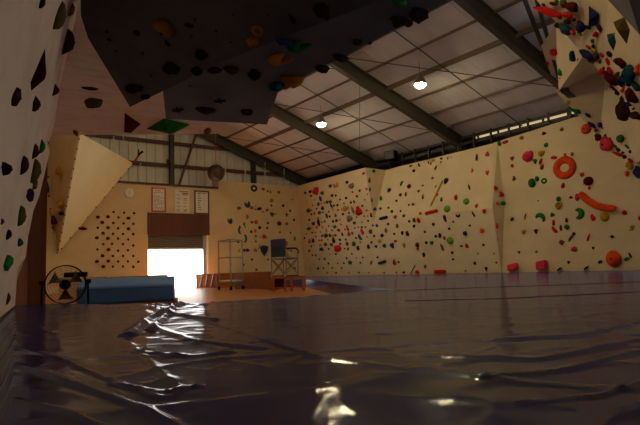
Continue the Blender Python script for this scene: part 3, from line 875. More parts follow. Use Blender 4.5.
lamp(l1.x, l1.y, 'lit round ceiling lamp near the middle of the roof, by the farther rafter')
lamp(l2.x, l2.y, 'lit round ceiling lamp between two rafters, nearer and higher of the two in view')
lamp(-7.2, -5.4, 'lamp', True)  # these four unseen lamps are added to brighten walls, prow and roof
lamp(-11.6, -5.2, 'lamp', True)
lamp(-7.2, -9.9, 'lamp', True)
lamp(-7.2, -14.4, 'lamp', True)

# ------------------------------------------------------------------ daylight through the door and the added side opening
w = bpy.data.worlds.new('sky'); SC.world = w; w.use_nodes = True
bg = w.node_tree.nodes['Background']
bg.inputs['Color'].default_value = (1, .93, .84, 1); bg.inputs['Strength'].default_value = 5.5
sun = bpy.data.lights.new('sun', 'SUN'); sun.energy = 42; sun.angle = .01; sun.color = (1, .95, .88)
so_ = bpy.data.objects.new('sun', sun); COL.objects.link(so_)
so_.rotation_euler = V((-.25, .75, 1.0)).to_track_quat('Z', 'Y').to_euler()

#HOLDS#
# ------------------------------------------------------------------ climbing holds
def hold_mesh(shape, w, h, d, seed, angle=0):
    """a hold in its own frame: x right, y up along the wall, z out of the wall; flat back at z = 0"""
    rnd = random.Random(seed); mb = MB(); bm = mb.bm
    off = V((seed * 1.7, seed * .31, seed * .77))
    smooth = True
    if shape in ('blob', 'chip', 'ball', 'star', 'pinch', 'drop', 'lobes', 'tee'):
        sub = 1 if shape == 'chip' else (3 if max(w, h) > .3 else 2)
        bmesh.ops.create_icosphere(bm, subdivisions=sub, radius=1)
        for v in bm.verts:
            p = v.co.copy(); k = 1.0
            if shape in ('blob', 'pinch', 'lobes', 'tee', 'drop'): k += .32 * noise.noise(p * 1.3 + off)
            if shape == 'chip': k += .3 * noise.noise(p * 2 + off)
            if shape == 'ball': k += .04 * noise.noise(p * 1.2 + off)
            t = math.atan2(p.y, p.x); fl = math.hypot(p.x, p.y)
            if shape == 'star': k *= 1 - .38 * (.5 + .5 * math.cos(5 * t + seed)) * fl
            if shape == 'lobes': k *= 1 - .28 * (.5 + .5 * math.cos(3 * t + seed)) * fl
            p *= k
            if shape == 'drop': p.x *= 1 - .55 * max(-.6, p.y)
            if shape == 'pinch': p.x *= 1 - .25 * p.y
            if shape == 'tee': p.x *= 1.0 if p.y > .1 else .5
            z = p.z * d
            v.co = V((p.x * w / 2, p.y * h / 2, max(z, 0)))
        if shape == 'chip': smooth = False
    elif shape in ('ring', 'cres'):
        full = shape == 'ring'; n = 32 if full else 18
        th_ = .30 if full else .36
        R = w / 2 * (1 - th_)
        arc = 2 * PI if full else 1.25 * PI
        pts, rad = [], []
        for i in range(n + (0 if full else 1)):
            t = arc * i / n - (0 if full else arc / 2) + PI
            pts.append((R * math.cos(t), R * math.sin(t) * h / w)); q = i / n
            rad.append(w / 2 * th_ * (1 if full else .25 + .95 * math.sin(PI * q) ** .7))
        rings = []
        for i, (px_, py_) in enumerate(pts):
            dirv = V((px_, py_, 0)).normalized(); rings.append([])
            for k in range(10):
                a_ = 2 * PI * k / 10; zz = rad[i] * 1.1 * math.sin(a_)
                q = V((px_, py_, 0)) + dirv * rad[i] * math.cos(a_); q.z = max(0, zz * (d / (w * .3)))
                rings[-1].append(bm.verts.new(q))
        n_ = len(rings)
        for i in range(n_ if full else n_ - 1):
            a_, c_ = rings[i], rings[(i + 1) % n_]
            for k in range(10): bm.faces.new((a_[k], a_[(k + 1) % 10], c_[(k + 1) % 10], c_[k]))
        if not full: bm.faces.new(list(reversed(rings[0]))); bm.faces.new(rings[-1])
    elif shape in ('bar', 'sausage'):
        l = w / 2; r = h / 2; bend = .12 * w if shape == 'sausage' else 0
        pts, rad = [], []
        for i in range(13):
            t = -1 + i / 6; x = t * (l - r * .3)
            pts.append((x, -bend * (1 - t * t), r * .55)); rad.append(r * (max(0.25, 1 - max(0, abs(t) - .8) ** 2 * 16) ** .5))
        mb.tube(pts, rad, 12)
        for v in bm.verts: v.co.z = max(v.co.z, 0)
    elif shape == 'box':
        mb.box((-w / 2, -h / 2, 0), (w / 2, h / 2, d)); bmesh.ops.bevel(bm, geom=bm.edges[:], offset=min(w, h) * .12, segments=2, affect='EDGES')
        for v in bm.verts: v.co.x += .06 * h * math.sin(v.co.y / h * 4)
        smooth = False
    elif shape == 'cone':     # big faceted volume: irregular pyramid
        pts = [V((-w / 2, -h * .42, 0)), V((w * .1, -h / 2, 0)), V((w / 2, -h * .1, 0)), V((w * .12, h / 2, 0))]
        ap = V((w * .05, -h * .12, d)); b_ = [bm.verts.new(p) for p in pts]; t_ = [bm.verts.new(p.lerp(ap, .86)) for p in pts]
        for i in range(4): bm.faces.new((b_[i], b_[(i + 1) % 4], t_[(i + 1) % 4], t_[i]))
        bm.faces.new(t_); bm.faces.new(list(reversed(b_))); smooth = False
    elif shape == 'cross':
        for a_ in (.7, -.75):
            c, s = math.cos(a_), math.sin(a_); mb.tube([(-w / 2 * c, -h / 2 * s, d * .4), (0, 0, d * .5), (w / 2 * c, h / 2 * s, d * .4)], [w * .13, w * .16, w * .13], 8)
        for v in bm.verts: v.co.z = max(v.co.z, 0)
    if angle:
        bmesh.ops.rotate(bm, verts=bm.verts, cent=(0, 0, 0), matrix=Matrix.Rotation(angle, 3, 'Z'))
    return mb, smooth


def cast(x, y, zones=None):
    k = ray(x, y); best = None
    for zone, a, b_, c in SURF:
        if zones and zone not in zones: continue
        q = intersect_ray_tri(a, b_, c, k, EYE, True)
        if q is None or (q - EYE).dot(k) <= 0: continue
        t = (q - EYE).length
        if best is None or t < best[0]:
            n_ = (b_ - a).cross(c - a).normalized()
            if n_.dot(EYE - q) < 0: n_ = -n_
            best = (t, q, n_, zone)
    return best


ZPHRASE = {'far': 'far end of the long wall', 'middle': 'middle bay of the long wall', 'near': 'near end of the long wall', 'end': 'slim facet on the long wall',
           'edge': 'slim upright facet of the long wall', 'lower overhang': 'lower right overhang', 'upper overhang': 'upper right overhang', 'wedge': 'pale wedge by the roof',
           'gable right': 'short wall by the chair', 'door board': 'board left of the door', 'prow': 'pale prow', 'prow side': 'shaded side of the prow',
           'left': 'leaning left wall', 'cave roof': 'pale cave roof', 'hanging block': 'dark block overhead'}
SHAPEW = {'blob': 'rounded', 'chip': 'knobbly', 'ball': 'ball-shaped', 'star': 'star-shaped', 'pinch': 'narrow', 'drop': 'teardrop', 'lobes': 'lobed', 'tee': 'stubby', 'ring': 'ring-shaped',
          'cres': 'crescent', 'bar': 'bar-shaped', 'sausage': 'long curved', 'box': 'boxy', 'cone': 'pyramid-shaped', 'cross': 'cross-shaped'}
HOLDS = []     # dict per hold


def H(ox, oy, s, data, zones=None):
    for e in data.replace('\n', ';').split(';'):
        e = e.strip()
        if not e: continue
        f = e.split(','); X, Y = float(f[0]), float(f[1]); sz = f[2].split('x'); w = float(sz[0]) / s; h = float(sz[-1]) / s
        colr = f[3].strip(); shape = f[4].strip() if len(f) > 4 and f[4].strip() else None
        an = math.radians(float(f[5])) if len(f) > 5 and f[5].strip() else 0
        lm = f[6].strip() if len(f) > 6 else None
        x, y = ox + X / s, oy + Y / s
        if not shape:
            r_ = h / w
            shape = 'pinch' if r_ > 1.5 or r_ < .66 else ('chip' if max(w, h) < 2.7 else random.choice(('blob', 'blob', 'lobes', 'tee')))
        HOLDS.append(dict(x=x, y=y, w=w, h=h, c=colr, shape=shape, an=an, lm=lm, zones=zones))


L_ = ('far', 'middle', 'near', 'end', 'edge')
# far bay
H(292, 180, 10.63, """142,135,26,k;198,122,32,k;260,120,60x66,r,blob,15,oval red hold high near the corner;325,138,34,g;205,168,28,e;305,198,28x46,b,pinch,15;243,210,16,r;155,232,12,r;222,268,18,r
285,258,30x36,e;315,250,18,o;345,242,18,r;375,235,30,g;410,230,30,c;412,62,38,b,lobes,0,blue hold high near the corner;455,60,24x40,o,pinch,20;483,50,18x45,y,pinch;587,25,30,n;430,165,32,m;467,165,24,m;512,208,22,c;577,192,28,k
628,238,24,k;553,248,20,c;485,268,26,k;447,272,22,k;420,275,18x54,n,pinch,30;263,305,20,k;327,300,32,n;177,325,38,e;205,320,20,g;295,348,34,g;332,345,18,k;240,355,18x28,r;208,365,22,k;393,335,18,m
373,380,26x46,t,pinch,10;405,388,24,k;437,318,16,c;490,320,24,c;465,375,22x34,c;570,305,68x48,y,lobes,20,yellow lobed hold on the long wall's far bay;530,312,20,o;543,362,28,k;608,350,22,m;278,405,22,r;185,418,16,k;512,420,18,m;475,420,20,k""", L_)
H(292, 215, 10.63, """185,52,22,k;510,50,20,o;440,68,28,k;475,58,24x30,n;523,98,24,o;615,38,66x60,w,lobes,30,grey lobed hold mid-height on the long wall's far bay;232,92,34,k;288,80,30x60,k,pinch,10;318,75,18,k;350,68,24,g;268,132,24x30,o;325,128,20,c;392,118,18,k
458,125,32,g;425,120,14,e;180,145,34,e;205,142,14,k;367,165,16x40,y;427,162,30x16,c,pinch,-30;497,160,32,r,ball,0,small bright red ball on the long wall's far bay;565,152,18,k;593,140,24x60,p,pinch,14,upper pink spike on the long wall's far bay;608,200,34x38,p
217,187,24,n;247,185,14,k;302,180,16,r;153,200,18,k;255,230,20,k;135,245,20x26,k;365,220,46x40,t,lobes,0,teal cluster on the long wall's far bay;325,222,36x24,g;405,215,22x36,m;438,222,30,y;465,215,26,k;537,205,18x36,k;187,278,24x44,o
228,270,30x42,b;290,270,22,r;318,268,24,c;382,262,18,c;445,268,30x54,k;510,262,28,n;573,260,24,e;590,300,24x36,c;515,305,22,k;420,315,32,g;358,310,34,e;302,320,24,c;237,322,14,o;207,332,20,k
315,362,46x36,n,lobes,0,purple lobed hold low on the long wall's far bay;393,360,22,k;492,354,72x62,r,blob,0,wide red hold low on the long wall's far bay;563,358,18,k;597,362,24x30,c;185,380,24,k;255,420,12,k;222,420,12,k;403,420,14,r;468,415,20,k;632,410,16,k""", L_)
H(292, 240, 10.63, """220,163,20,k;255,163,22,k;177,207,14,c;290,203,20,k;350,200,24,k;390,250,18x26,k;488,250,18,c;553,245,22,k;583,193,20x28,k;280,302,26,k;193,302,12,r;335,300,16x22,k;430,298,20,k;530,298,22,c;375,347,20,c;470,348,20,k;603,348,18,c""", L_)
H(345, 165, 10.63, """198,88,30,r,star;25,185,28,n;72,222,52,w,blob,0,round grey hold high on the long wall's far bay;80,288,24,r;157,272,26,k;128,332,26,k;13,350,26,k;65,397,22,k;98,390,18x32,e;230,255,22x28,r;212,370,18,c;240,310,16,e
305,65,36,g,lobes;258,160,26x50,c;264,260,18x36,k;284,375,16x40,c;383,355,26x42,g;470,272,36x46,n,tee,-25,navy hold beside the slim facet;602,195,24x46,g,pinch,-40;590,317,30,k;548,380,26,k""", L_)
H(345, 200, 10.63, """187,63,26,n;85,105,26x64,w,pinch,12;95,142,26,w;150,115,58x88,r,drop,5,big red teardrop hold on the long wall's far bay;232,110,24,r;205,172,20,e;127,182,20,c;242,170,16,c;280,160,20x44,m;50,205,46x50,w,lobes;248,222,22,k;180,235,16,c;102,243,30,e
105,298,20,e;143,288,18,k;180,288,24,n;220,287,18,k;298,270,24,e;340,270,24x30,n;80,352,26,b;185,335,28x60,p,pinch,25,lower pink spike on the long wall's far bay;275,335,36x40,e;313,383,26,k;160,395,24x64,t,pinch,30;120,402,22,k;235,393,16,c;317,95,34,t
380,92,28,k;462,82,24,e;500,125,32,g;592,118,24,m;625,168,30,g;535,180,32,c;415,193,74x28,n,bar,5,dark bar hold on the long wall's middle bay;462,255,28,k;437,322,24x44,c;397,375,38,n;525,360,26,k;612,352,30x38,m;555,275,28x40,c""", L_)
H(345, 240, 10.63, """95,40,38x44,g,blob,0,large green hold low on the long wall's far bay;25,40,30x36,c;140,85,30x50,m;165,25,20,n;35,98,22,c;285,25,26,k;250,70,26x40,k;332,68,32,k;420,60,36,n;505,60,46x54,b,tee,20,blue hold low on the long wall's middle bay;538,12,40x30,r,star;370,12,34,y;630,55,36x46,y,tee
75,147,22,c;18,193,20,k;123,190,16,r;190,185,22,e;165,242,24,g;57,238,40x38,g,blob;280,240,20x40,c,pinch,-35;348,185,24,k;400,235,74x24,n,bar,10;528,235,32x56,r,drop,0,red teardrop hold low on the long wall's middle bay;572,235,26,g
150,345,20,m;42,348,16,c;255,347,16,c;418,345,18,m;547,345,18,k;622,345,28,m""", L_)
# middle bay
H(400, 140, 10.63, """115,277,36x20,k,pinch,25;203,265,22x36,m,pinch,20;150,327,30,k;355,218,34x26,y;440,200,32x24,m;436,232,18,c;380,297,18x44,c,pinch,-30;510,190,14x30,e,pinch,-20;546,183,12,k;330,248,14x28,c,pinch,-20;347,405,28,c;303,240,12x24,e""", L_)
H(400, 175, 10.63, """100,122,46,m,lobes,0,largest maroon hold high on the long wall's middle bay;243,112,22,m;198,173,38x26,c;62,205,20x44,c;243,232,20x50,c;97,318,22,k;140,312,28,k;490,68,46x60,n,tee,-25,navy hold at the tip of the yellow stick;392,195,240x17,y,bar,58,long yellow stick hold
395,207,34x46,r,blob,0;440,260,30x60,e;597,242,34x56,r,drop,0,red drop hold on the long wall's middle bay;380,120,14x50,w,pinch,-35;503,362,64,l,ball,0,upper bright green ball;338,395,112x30,r,bar,5,long red bar hold on the long wall's middle bay;218,410,40x34,y,star;5,385,22,m""", L_)
H(400, 210, 10.63, """43,60,36,g;100,120,26,m;155,110,34x46,e,tee,20;197,108,36x52,r,pinch,10;150,172,32,k;355,152,30,n,ball;285,50,18,c;480,90,36x70,m,tee,10;615,50,40x60,n,cres,90;568,125,26x18,k;525,197,28,k;27,245,32x38,m;80,250,32x50,m
265,232,28,c;382,280,30,k;425,270,30x46,n;472,297,22x34,r;535,325,64,l,ball,0,lower bright green ball;280,347,30,k;338,348,36,g;42,385,34x46,y,tee,10;185,370,38x44,m;190,412,40x36,r;450,395,26x64,c,pinch,20""", L_)
H(400, 240, 10.63, """253,158,30x40,m;557,135,28x32,m;565,205,24x22,n;270,283,32x36,c;140,312,100x9,k,bar,46;185,340,44x34,r,blob,0;40,345,32x24,m;432,335,114x36,r,bar,0,long red bar hold at the foot of the middle bay""", L_)
H(450, 140, 10.63, """285,185,24x66,m,pinch;397,150,36x46,o,drop,0,upper orange drop hold on the long wall's middle bay;228,325,34x44,r,cres,180;398,350,42,o;13,183,14,n;525,35,34x54,g,drop,0,green hold at the top of the near bay;587,22,64x32,p,blob,10""", L_)
H(450, 175, 10.63, """205,130,16x60,e,pinch,15;65,238,34x56,r,drop;175,282,60,l,ball,0,darker green ball beside the slim facet;282,328,36x44,o;365,382,44,o,lobes;485,140,44x48,r,lobes;545,205,48x54,r,lobes;508,300,30,o;565,300,50x40,g,blob""", L_)
H(450, 210, 10.63, """250,45,16x62,e,pinch,25;213,165,28x24,k;340,220,44,o,blob,0,orange hold mid-height on the long wall's middle bay;163,250,46x56,n,star;180,380,32x46,r,drop;122,383,28x20,k;357,370,26,k;500,170,22x50,r;505,310,14x30,y""", L_)
H(450, 240, 10.63, """298,145,18,c;467,145,18,c;265,245,26x30,k;495,240,22,k;387,308,30x44,m;165,328,24x18,e""", L_)
# near bay
NW = ('near',)
H(490, 115, 8.507, """270,195,34x32,y;460,157,34x28,m;613,122,32x30,c;478,256,34,g,ball;328,352,72x88,p,blob,-20,big crimson hold on the long wall's near bay;438,328,54x50,y,lobes,0,mustard hold near the ring;385,397,36x40,g;190,373,34,c;435,393,22x48,r,pinch,-30;545,363,52x30,p,blob""", NW)
H(530, 110, 5.82, """201,336,111,o,ring,0,orange ring hold;205,262,20x38,p,pinch,15;246,258,16x20,c""", NW)
H(490, 160, 8.507, """190,50,24x30,r;205,160,32x40,c;358,195,56x72,g,blob,0,big double green hold on the long wall's near bay;402,160,44x54,g,blob,0;460,178,42,g,ring;443,60,28x40,c,pinch,-30;410,347,12,k;585,332,36x38,g,blob;585,392,48x54,y,drop,180,mustard hold above the green crescents;622,218,26x44,r,pinch,-15""", NW)
H(490, 205, 8.507, """190,122,30x24,k,blob,30;300,100,12x50,c,pinch,-20;425,118,72x96,g,cres,240,left green crescent hold;532,85,38x34,g;543,152,24x50,r,pinch,0,red two piece hold right of the left crescent;548,208,28x60,r,pinch,40;603,195,20x44,m;288,228,38,y;392,225,34,m;610,320,48x40,c,tee;248,403,26x20,k;395,398,22,t""", NW)
H(490, 240, 8.507, """202,228,76x44,p,box,10,left red block low on the long wall's near bay;450,215,78x64,p,box,8,right red block low on the long wall's near bay;597,247,9x40,k,bar,-55;55,192,16,k;33,115,14,c""", L_)
H(565, 160, 8.507, """145,125,38x34,p;200,180,74x68,m,ball,0,dark red ball;208,238,24,p;160,205,14,k;105,315,30x54,p,pinch,0,purple hold near the dark red ball;50,318,30x24,m;150,325,14x24,t;285,343,270x50,o,sausage,-30,long orange sausage hold;528,118,32x46,o,drop,180""", NW)
H(565, 205, 8.507, """105,75,92x88,g,cres,180,right green crescent hold;15,130,24x38,m;18,188,42,g,blob;237,105,32x52,r,pinch,20;340,102,64x70,y,ball,0,mustard ball;508,65,44,r,star;573,195,40,y;552,215,18,k;77,245,28x26,m;50,280,18x64,e,pinch,-40;200,275,16x62,r,pinch,-25;402,270,30x24,k;240,365,22x26,m;80,375,44x40,p,blob,0,small pink hold low on the long wall's near bay;632,110,18x40,r""", NW)
H(565, 240, 8.507, """30,190,30x20,k;300,185,36x24,k,pinch,30;187,237,9x40,k,bar,-50;415,160,104x120,o,ball,0,big orange red oval low on the long wall's near bay;468,190,14x24,e;525,160,46x26,g,pinch,15;555,130,14x50,m,pinch,20""", NW)
# right overhangs
OV = ('lower overhang', 'near')
H(565, 115, 8.507, """180,120,76x78,o,ball,0,orange ball on the edge of the lower overhang;225,82,30x66,n,pinch,40;300,85,40x44,n,ball;205,15,18x34,t,pinch,40;262,130,34,c;283,182,54x70,m,drop,20,maroon drop hold on the lower overhang;322,112,24,r;362,238,90x104,p,drop,0,big pink drop hold on the lower overhang;345,172,36,g;385,198,26,y
474,200,64x58,g,blob,0,green knob on the lower overhang;512,195,20,o;430,265,30x50,g,pinch,35;455,295,40x60,k,pinch,35;450,330,26x66,r,pinch,60;480,245,22,o;528,268,20x44,g,pinch,30;555,312,26,b;495,320,24,m;508,355,30,k;560,385,40x76,r,pinch,40,red hold above the olive knob""", OV)
H(565, 160, 8.507, """555,45,62x78,y,blob,0,olive yellow knob on the lower overhang;628,100,58x80,n,blob;632,25,24,y""", OV)
H(545, 85, 11.49, """240,205,50x36,y,blob;340,295,40x124,g,pinch,55,long green hold at the tip of the lower overhang;490,345,34x60,t,pinch,40""", OV)
WD = ('wedge',)
H(530, 30, 11.49, """272,252,76x80,r,ball,0,round red hold on the pale wedge;500,302,74x96,t,drop,180,teal teardrop on the pale wedge;550,335,22,r;185,385,36x48,r""", WD)
H(530, 60, 5.82, """178,72,28x42,g,star;175,105,10,o""", WD)
UO = ('upper overhang',)
H(530, 0, 11.49, """200,125,60x250,r,pinch,52,long red hold at the top left of the upper overhang;155,55,40x60,n,pinch,40;115,110,34x60,g,pinch,50;270,42,50x120,m,pinch,55;310,20,60x70,g;390,35,70x90,e;485,75,80x110,m,pinch,50;282,130,40x90,g,pinch,25;345,180,70x90,e;430,178,56x120,r,pinch,50;430,250,60x110,k,pinch,55
500,220,50x80,m,pinch,50;570,262,60x76,m;590,310,76x96,n;325,288,50x70,k,pinch,40;410,335,76x130,t,pinch,25,grey teal hold beside the pale wedge;490,370,56x96,p,pinch,30;570,385,50x90,l,pinch,35""", UO)
H(585, 0, 11.49, """75,185,130x176,n,cone,0,navy pyramid on the upper overhang;150,320,90x150,m,cone,40;125,395,92,r,lobes,0,bright red hold under the navy pyramid;30,310,60x100,k,pinch,45;415,330,150x240,e,cone,50,olive pyramid on the upper overhang;335,392,40,l""", UO)
H(585, 30, 11.49, """300,115,150x210,t,cone,40,teal pyramid on the upper overhang;90,130,60,g;100,190,50x70,k;40,195,44x96,r,pinch,35;100,250,46,y;130,290,60x90,e;195,285,50x96,r,pinch,20;265,360,60x120,r,pinch,15,red hold below the teal pyramid;285,275,76x104,k,pinch,40;30,285,70x150,n,pinch,40,long navy hold on the edge of the upper overhang;420,372,80x130,m,pinch,40;380,340,26x66,r;170,360,56,c;345,352,36,e;612,410,60,o;50,385,56x96,e,pinch,50""", UO)
H(585, 65, 11.49, """290,60,66x130,r,pinch,20;200,75,56x66,r;240,145,48x58,p;215,35,46,k;315,150,84x150,m,pinch,40;380,110,76x86,e;515,100,120x150,t,blob,30,dark green knob on the upper overhang;430,20,56x66,m;430,190,80x100,n;510,210,76x96,k;605,75,70x130,o,blob;430,290,70,o,lobes,0,bright orange knob on the upper overhang;445,245,50,y;340,260,50x90,m,pinch,25;300,240,26x54,r;378,312,50x66,k;590,235,76x150,t,pinch,20;545,350,90x160,m,pinch,20;430,390,56x110,k""", UO + ('lower overhang',))
H(585, 100, 11.49, """455,110,120x210,k,blob,20,black double hold on the lower overhang;590,175,110x90,k,blob,-20;525,30,96x76,n,blob;560,100,50x40,e""", UO + ('lower overhang',))
# short wall by the chair
GR = ('gable right',)
H(215, 180, 10.63, """415,88,62,n,ring,0,dark blue ring hold;512,97,34x26,c;560,120,24,c;590,128,14x30,c;340,245,74x58,t,cres,110,teal horned hold;255,300,44x32,c;390,295,40x38,o,star;430,278,12,k;428,312,16,e;470,305,48x26,k,pinch,15;510,340,20,c;552,320,32x22,c,pinch,30;600,270,20,k;598,220,38,y;605,365,44x48,g,lobes,0,large green hold high on the short wall;342,392,34x44,o,lobes""", GR)
H(250, 180, 10.63, """305,130,30x24,c;350,273,28,k;450,208,20x14,c;425,328,24x26,k;390,372,28x30,k;268,362,16,g;468,418,22,k""", GR)
H(215, 215, 10.63, """155,48,74x44,n,cres,110,navy smile-shaped hold;392,75,28,m;435,75,44x48,o,star,0,upper orange star hold;310,95,18x30,e;320,125,16,g;260,122,26,m;272,162,46x84,t,cres,0,upper half of the teal S-shaped pair;314,250,46x92,t,cres,180,lower half of the teal S-shaped pair;383,178,26,k;427,170,30x36,o,star;475,133,30,k;560,87,24,k;555,138,30x20,c,pinch,30
433,225,22x30,c;520,228,46x50,o,star,0,lower orange star hold;482,238,12,e;548,238,14x30,k;432,280,18x24,k;250,280,18x36,m,pinch,-30;250,375,34,y,star;310,375,30,n;345,375,36x28,k;430,372,40,o,star;477,330,16x34,y;465,352,14,k;520,375,62x90,n,drop,180,big dark blue hold left of the chair""", GR)
H(250, 215, 10.63, """312,92,44x38,m,blob,0,brown hold above the chair;390,92,28x32,c;468,52,24,k;430,190,22,e;318,182,24x20,c;475,250,18x40,g;372,300,46x62,r,blob,0,red hold behind the chair;435,380,18,m""", GR)
H(215, 245, 6.737, """248,98,16,k;193,133,14,k;278,167,18,c;355,98,12,k;535,157,18,k;107,130,12,k""", GR)
# side of the prow
PS = ('prow side', 'door board')
H(35, 130, 6.076, """147,250,28x44,y,drop;80,350,20x50,t,drop""", PS)
H(35, 190, 5.0, """130,72,36x38,y,lobes;133,117,32x26,n,lobes;97,150,22x40,m;93,187,14,r;82,120,12x50,y;78,93,10,r;70,30,10,r""", PS)
H(0, 180, 5.82, """482,282,36x18,m""", ('door board',))
# leaning left wall
LW = ('left',)
H(0, 0, 8.0, """322,22,80x60,k,tee;462,110,80x200,e,drop,-18,long olive hold at the top of the leaning wall;560,75,40x100,a,pinch,-25;525,315,90x130,e,drop,-25,lower olive hold on the leaning wall""", LW)
H(0, 50, 7.083, """268,130,130x240,d,cone,10,maroon pyramid on the leaning wall;100,330,66x100,k,drop;240,380,60x90,k,star;380,285,46x60,m,tee""", LW)
H(0, 130, 7.083, """25,268,74x90,d,lobes,0,dark maroon hold at the edge of the leaning wall;155,258,54x106,k,drop,190;237,155,46x80,k,drop,190;285,122,40x70,g,drop,170;325,95,30,k;232,290,50x150,e,drop,170,narrow olive hold on the leaning wall;238,378,36x70,e""", LW)
H(0, 180, 7.083, """195,105,56x54,n,box,0,navy block on the leaning wall;138,255,56x110,e,drop,180,olive fin on the leaning wall;10,295,30x40,m;52,385,42x58,d,drop;132,440,44x46,t,blob""", LW)
H(0, 230, 4.72, """28,155,38x62,g,drop,0,green leaf-shaped hold low on the leaning wall;33,325,18x40,m""", LW)
# overhead
CV = ('hanging block', 'cave roof')
H(100, 0, 5.82, """375,150,90x130,a,lobes,20,left amber jug overhead;215,190,34,k;40,185,16,k;55,230,20,k;93,297,14,k;247,310,16,k;393,250,20x44,k;555,112,16,k;518,145,46x26,k,pinch,-25;532,212,14,k;590,312,80x66,d,lobes;415,390,92x80,k,lobes,0,black lobed hold overhead left of the white gap;565,405,46x42,d,box,20""", CV)
H(100, 60, 5.82, """200,160,92x56,k,blob,0,black oval hold near the tip of the dark block;265,212,50x28,d;298,90,14,k;452,280,46,k,cross,0,left black cross-shaped hold;615,285,100x42,k,blob;525,150,12,k""", CV)
H(200, 0, 5.82, """335,180,62x60,a,ring,0,small amber ring hold overhead;310,240,70x44,a,blob;195,85,12,k;398,88,14,k;93,180,14,k;178,245,14,k;535,108,22x60,k;490,238,110x46,n,blob,0,navy hold beside the green jug;596,258,130x96,g,cres,90,green jug overhead;495,330,150x96,a,cres,75,large amber horned jug overhead;185,400,90x46,k,blob;85,405,80x38,d;310,408,56x38,d""", CV)
H(200, 60, 5.82, """315,80,68x58,d,blob,0,dark red hold on the lower dark board;440,140,76x70,t,lobes,0,dark teal hold at the right rim of the dark block;115,228,46,k,cross,0,right black cross-shaped hold;270,295,60x44,d,blob;545,108,130x76,a,lobes,0,big amber lobed jug at the right rim;512,172,66x76,a,blob""", CV)
H(300, 0, 4.25, """90,40,66x54,k,blob;115,76,22,k;245,175,32,k;296,181,16,k;420,4,54x36,g,blob;416,82,70x64,k,lobes,0,left black jug at the upper rim;500,52,74x80,k,lobes,0,large black jug at the upper rim;488,112,48x52,k,blob;182,243,60x32,k,blob;100,288,56x36,k,blob""", CV)
H(0, 60, 5.82, """527,158,74x26,k,pinch,10;545,238,96x56,e,blob,0,olive hold on the left of the pale cave roof""", ('cave roof',))
H(0, 0, 1, """76,132.5,5x6,c;207.5,130.5,6x7,c""", ('cave roof',))

rows_ = [[(162, 68, 0), (222, 72, 0), (278, 75, 0)], [(73, 97, 1), (130, 95, 1), (190, 98, 0), (246, 103, 1)], [(97, 127, 1), (160, 130, 0), (218, 132, 0), (273, 135, 0)], [(73, 157, 0), (130, 157, 1), (188, 160, 0), (246, 163, 1)],
         [(102, 188, 1), (158, 191, 0), (215, 192, 0), (273, 193, 0)], [(67, 214, 1), (130, 217, 1), (187, 218, 0), (245, 224, 0)], [(103, 250, 0), (153, 248, 0), (215, 250, 0), (273, 257, 0)], [(70, 280, 0), (133, 281, 1), (187, 287, 0), (243, 285, 0)],
         [(99, 316, 1), (157, 317, 0), (215, 317, 0), (273, 318, 0)], [(67, 348, 1), (131, 346, 1), (187, 348, 0), (243, 348, 0), (302, 350, 0)], [(103, 377, 1), (158, 377, 0), (215, 377, 0), (273, 378, 0)]]
ORD = ['first', 'second', 'third', 'fourth', 'fifth', 'sixth', 'seventh', 'eighth', 'ninth', 'tenth', 'lowest']
for i, rw in enumerate(rows_):
    for j, (X, Y_, big) in enumerate(rw):
        HOLDS.append(dict(x=85 + X / 5.667, y=200 + Y_ / 5.667, w=3.7 if big else 2.3, h=3.1 if big else 2.4, c='m', shape='chip', an=0, lm=None, zones=('door board',), grid=(i, j)))


def size_word(hd):
    s_ = max(hd['w'], hd['h'])
    return 'tiny' if s_ < 2.2 else 'small' if s_ < 3.6 else 'mid-sized' if s_ < 7 else 'large'


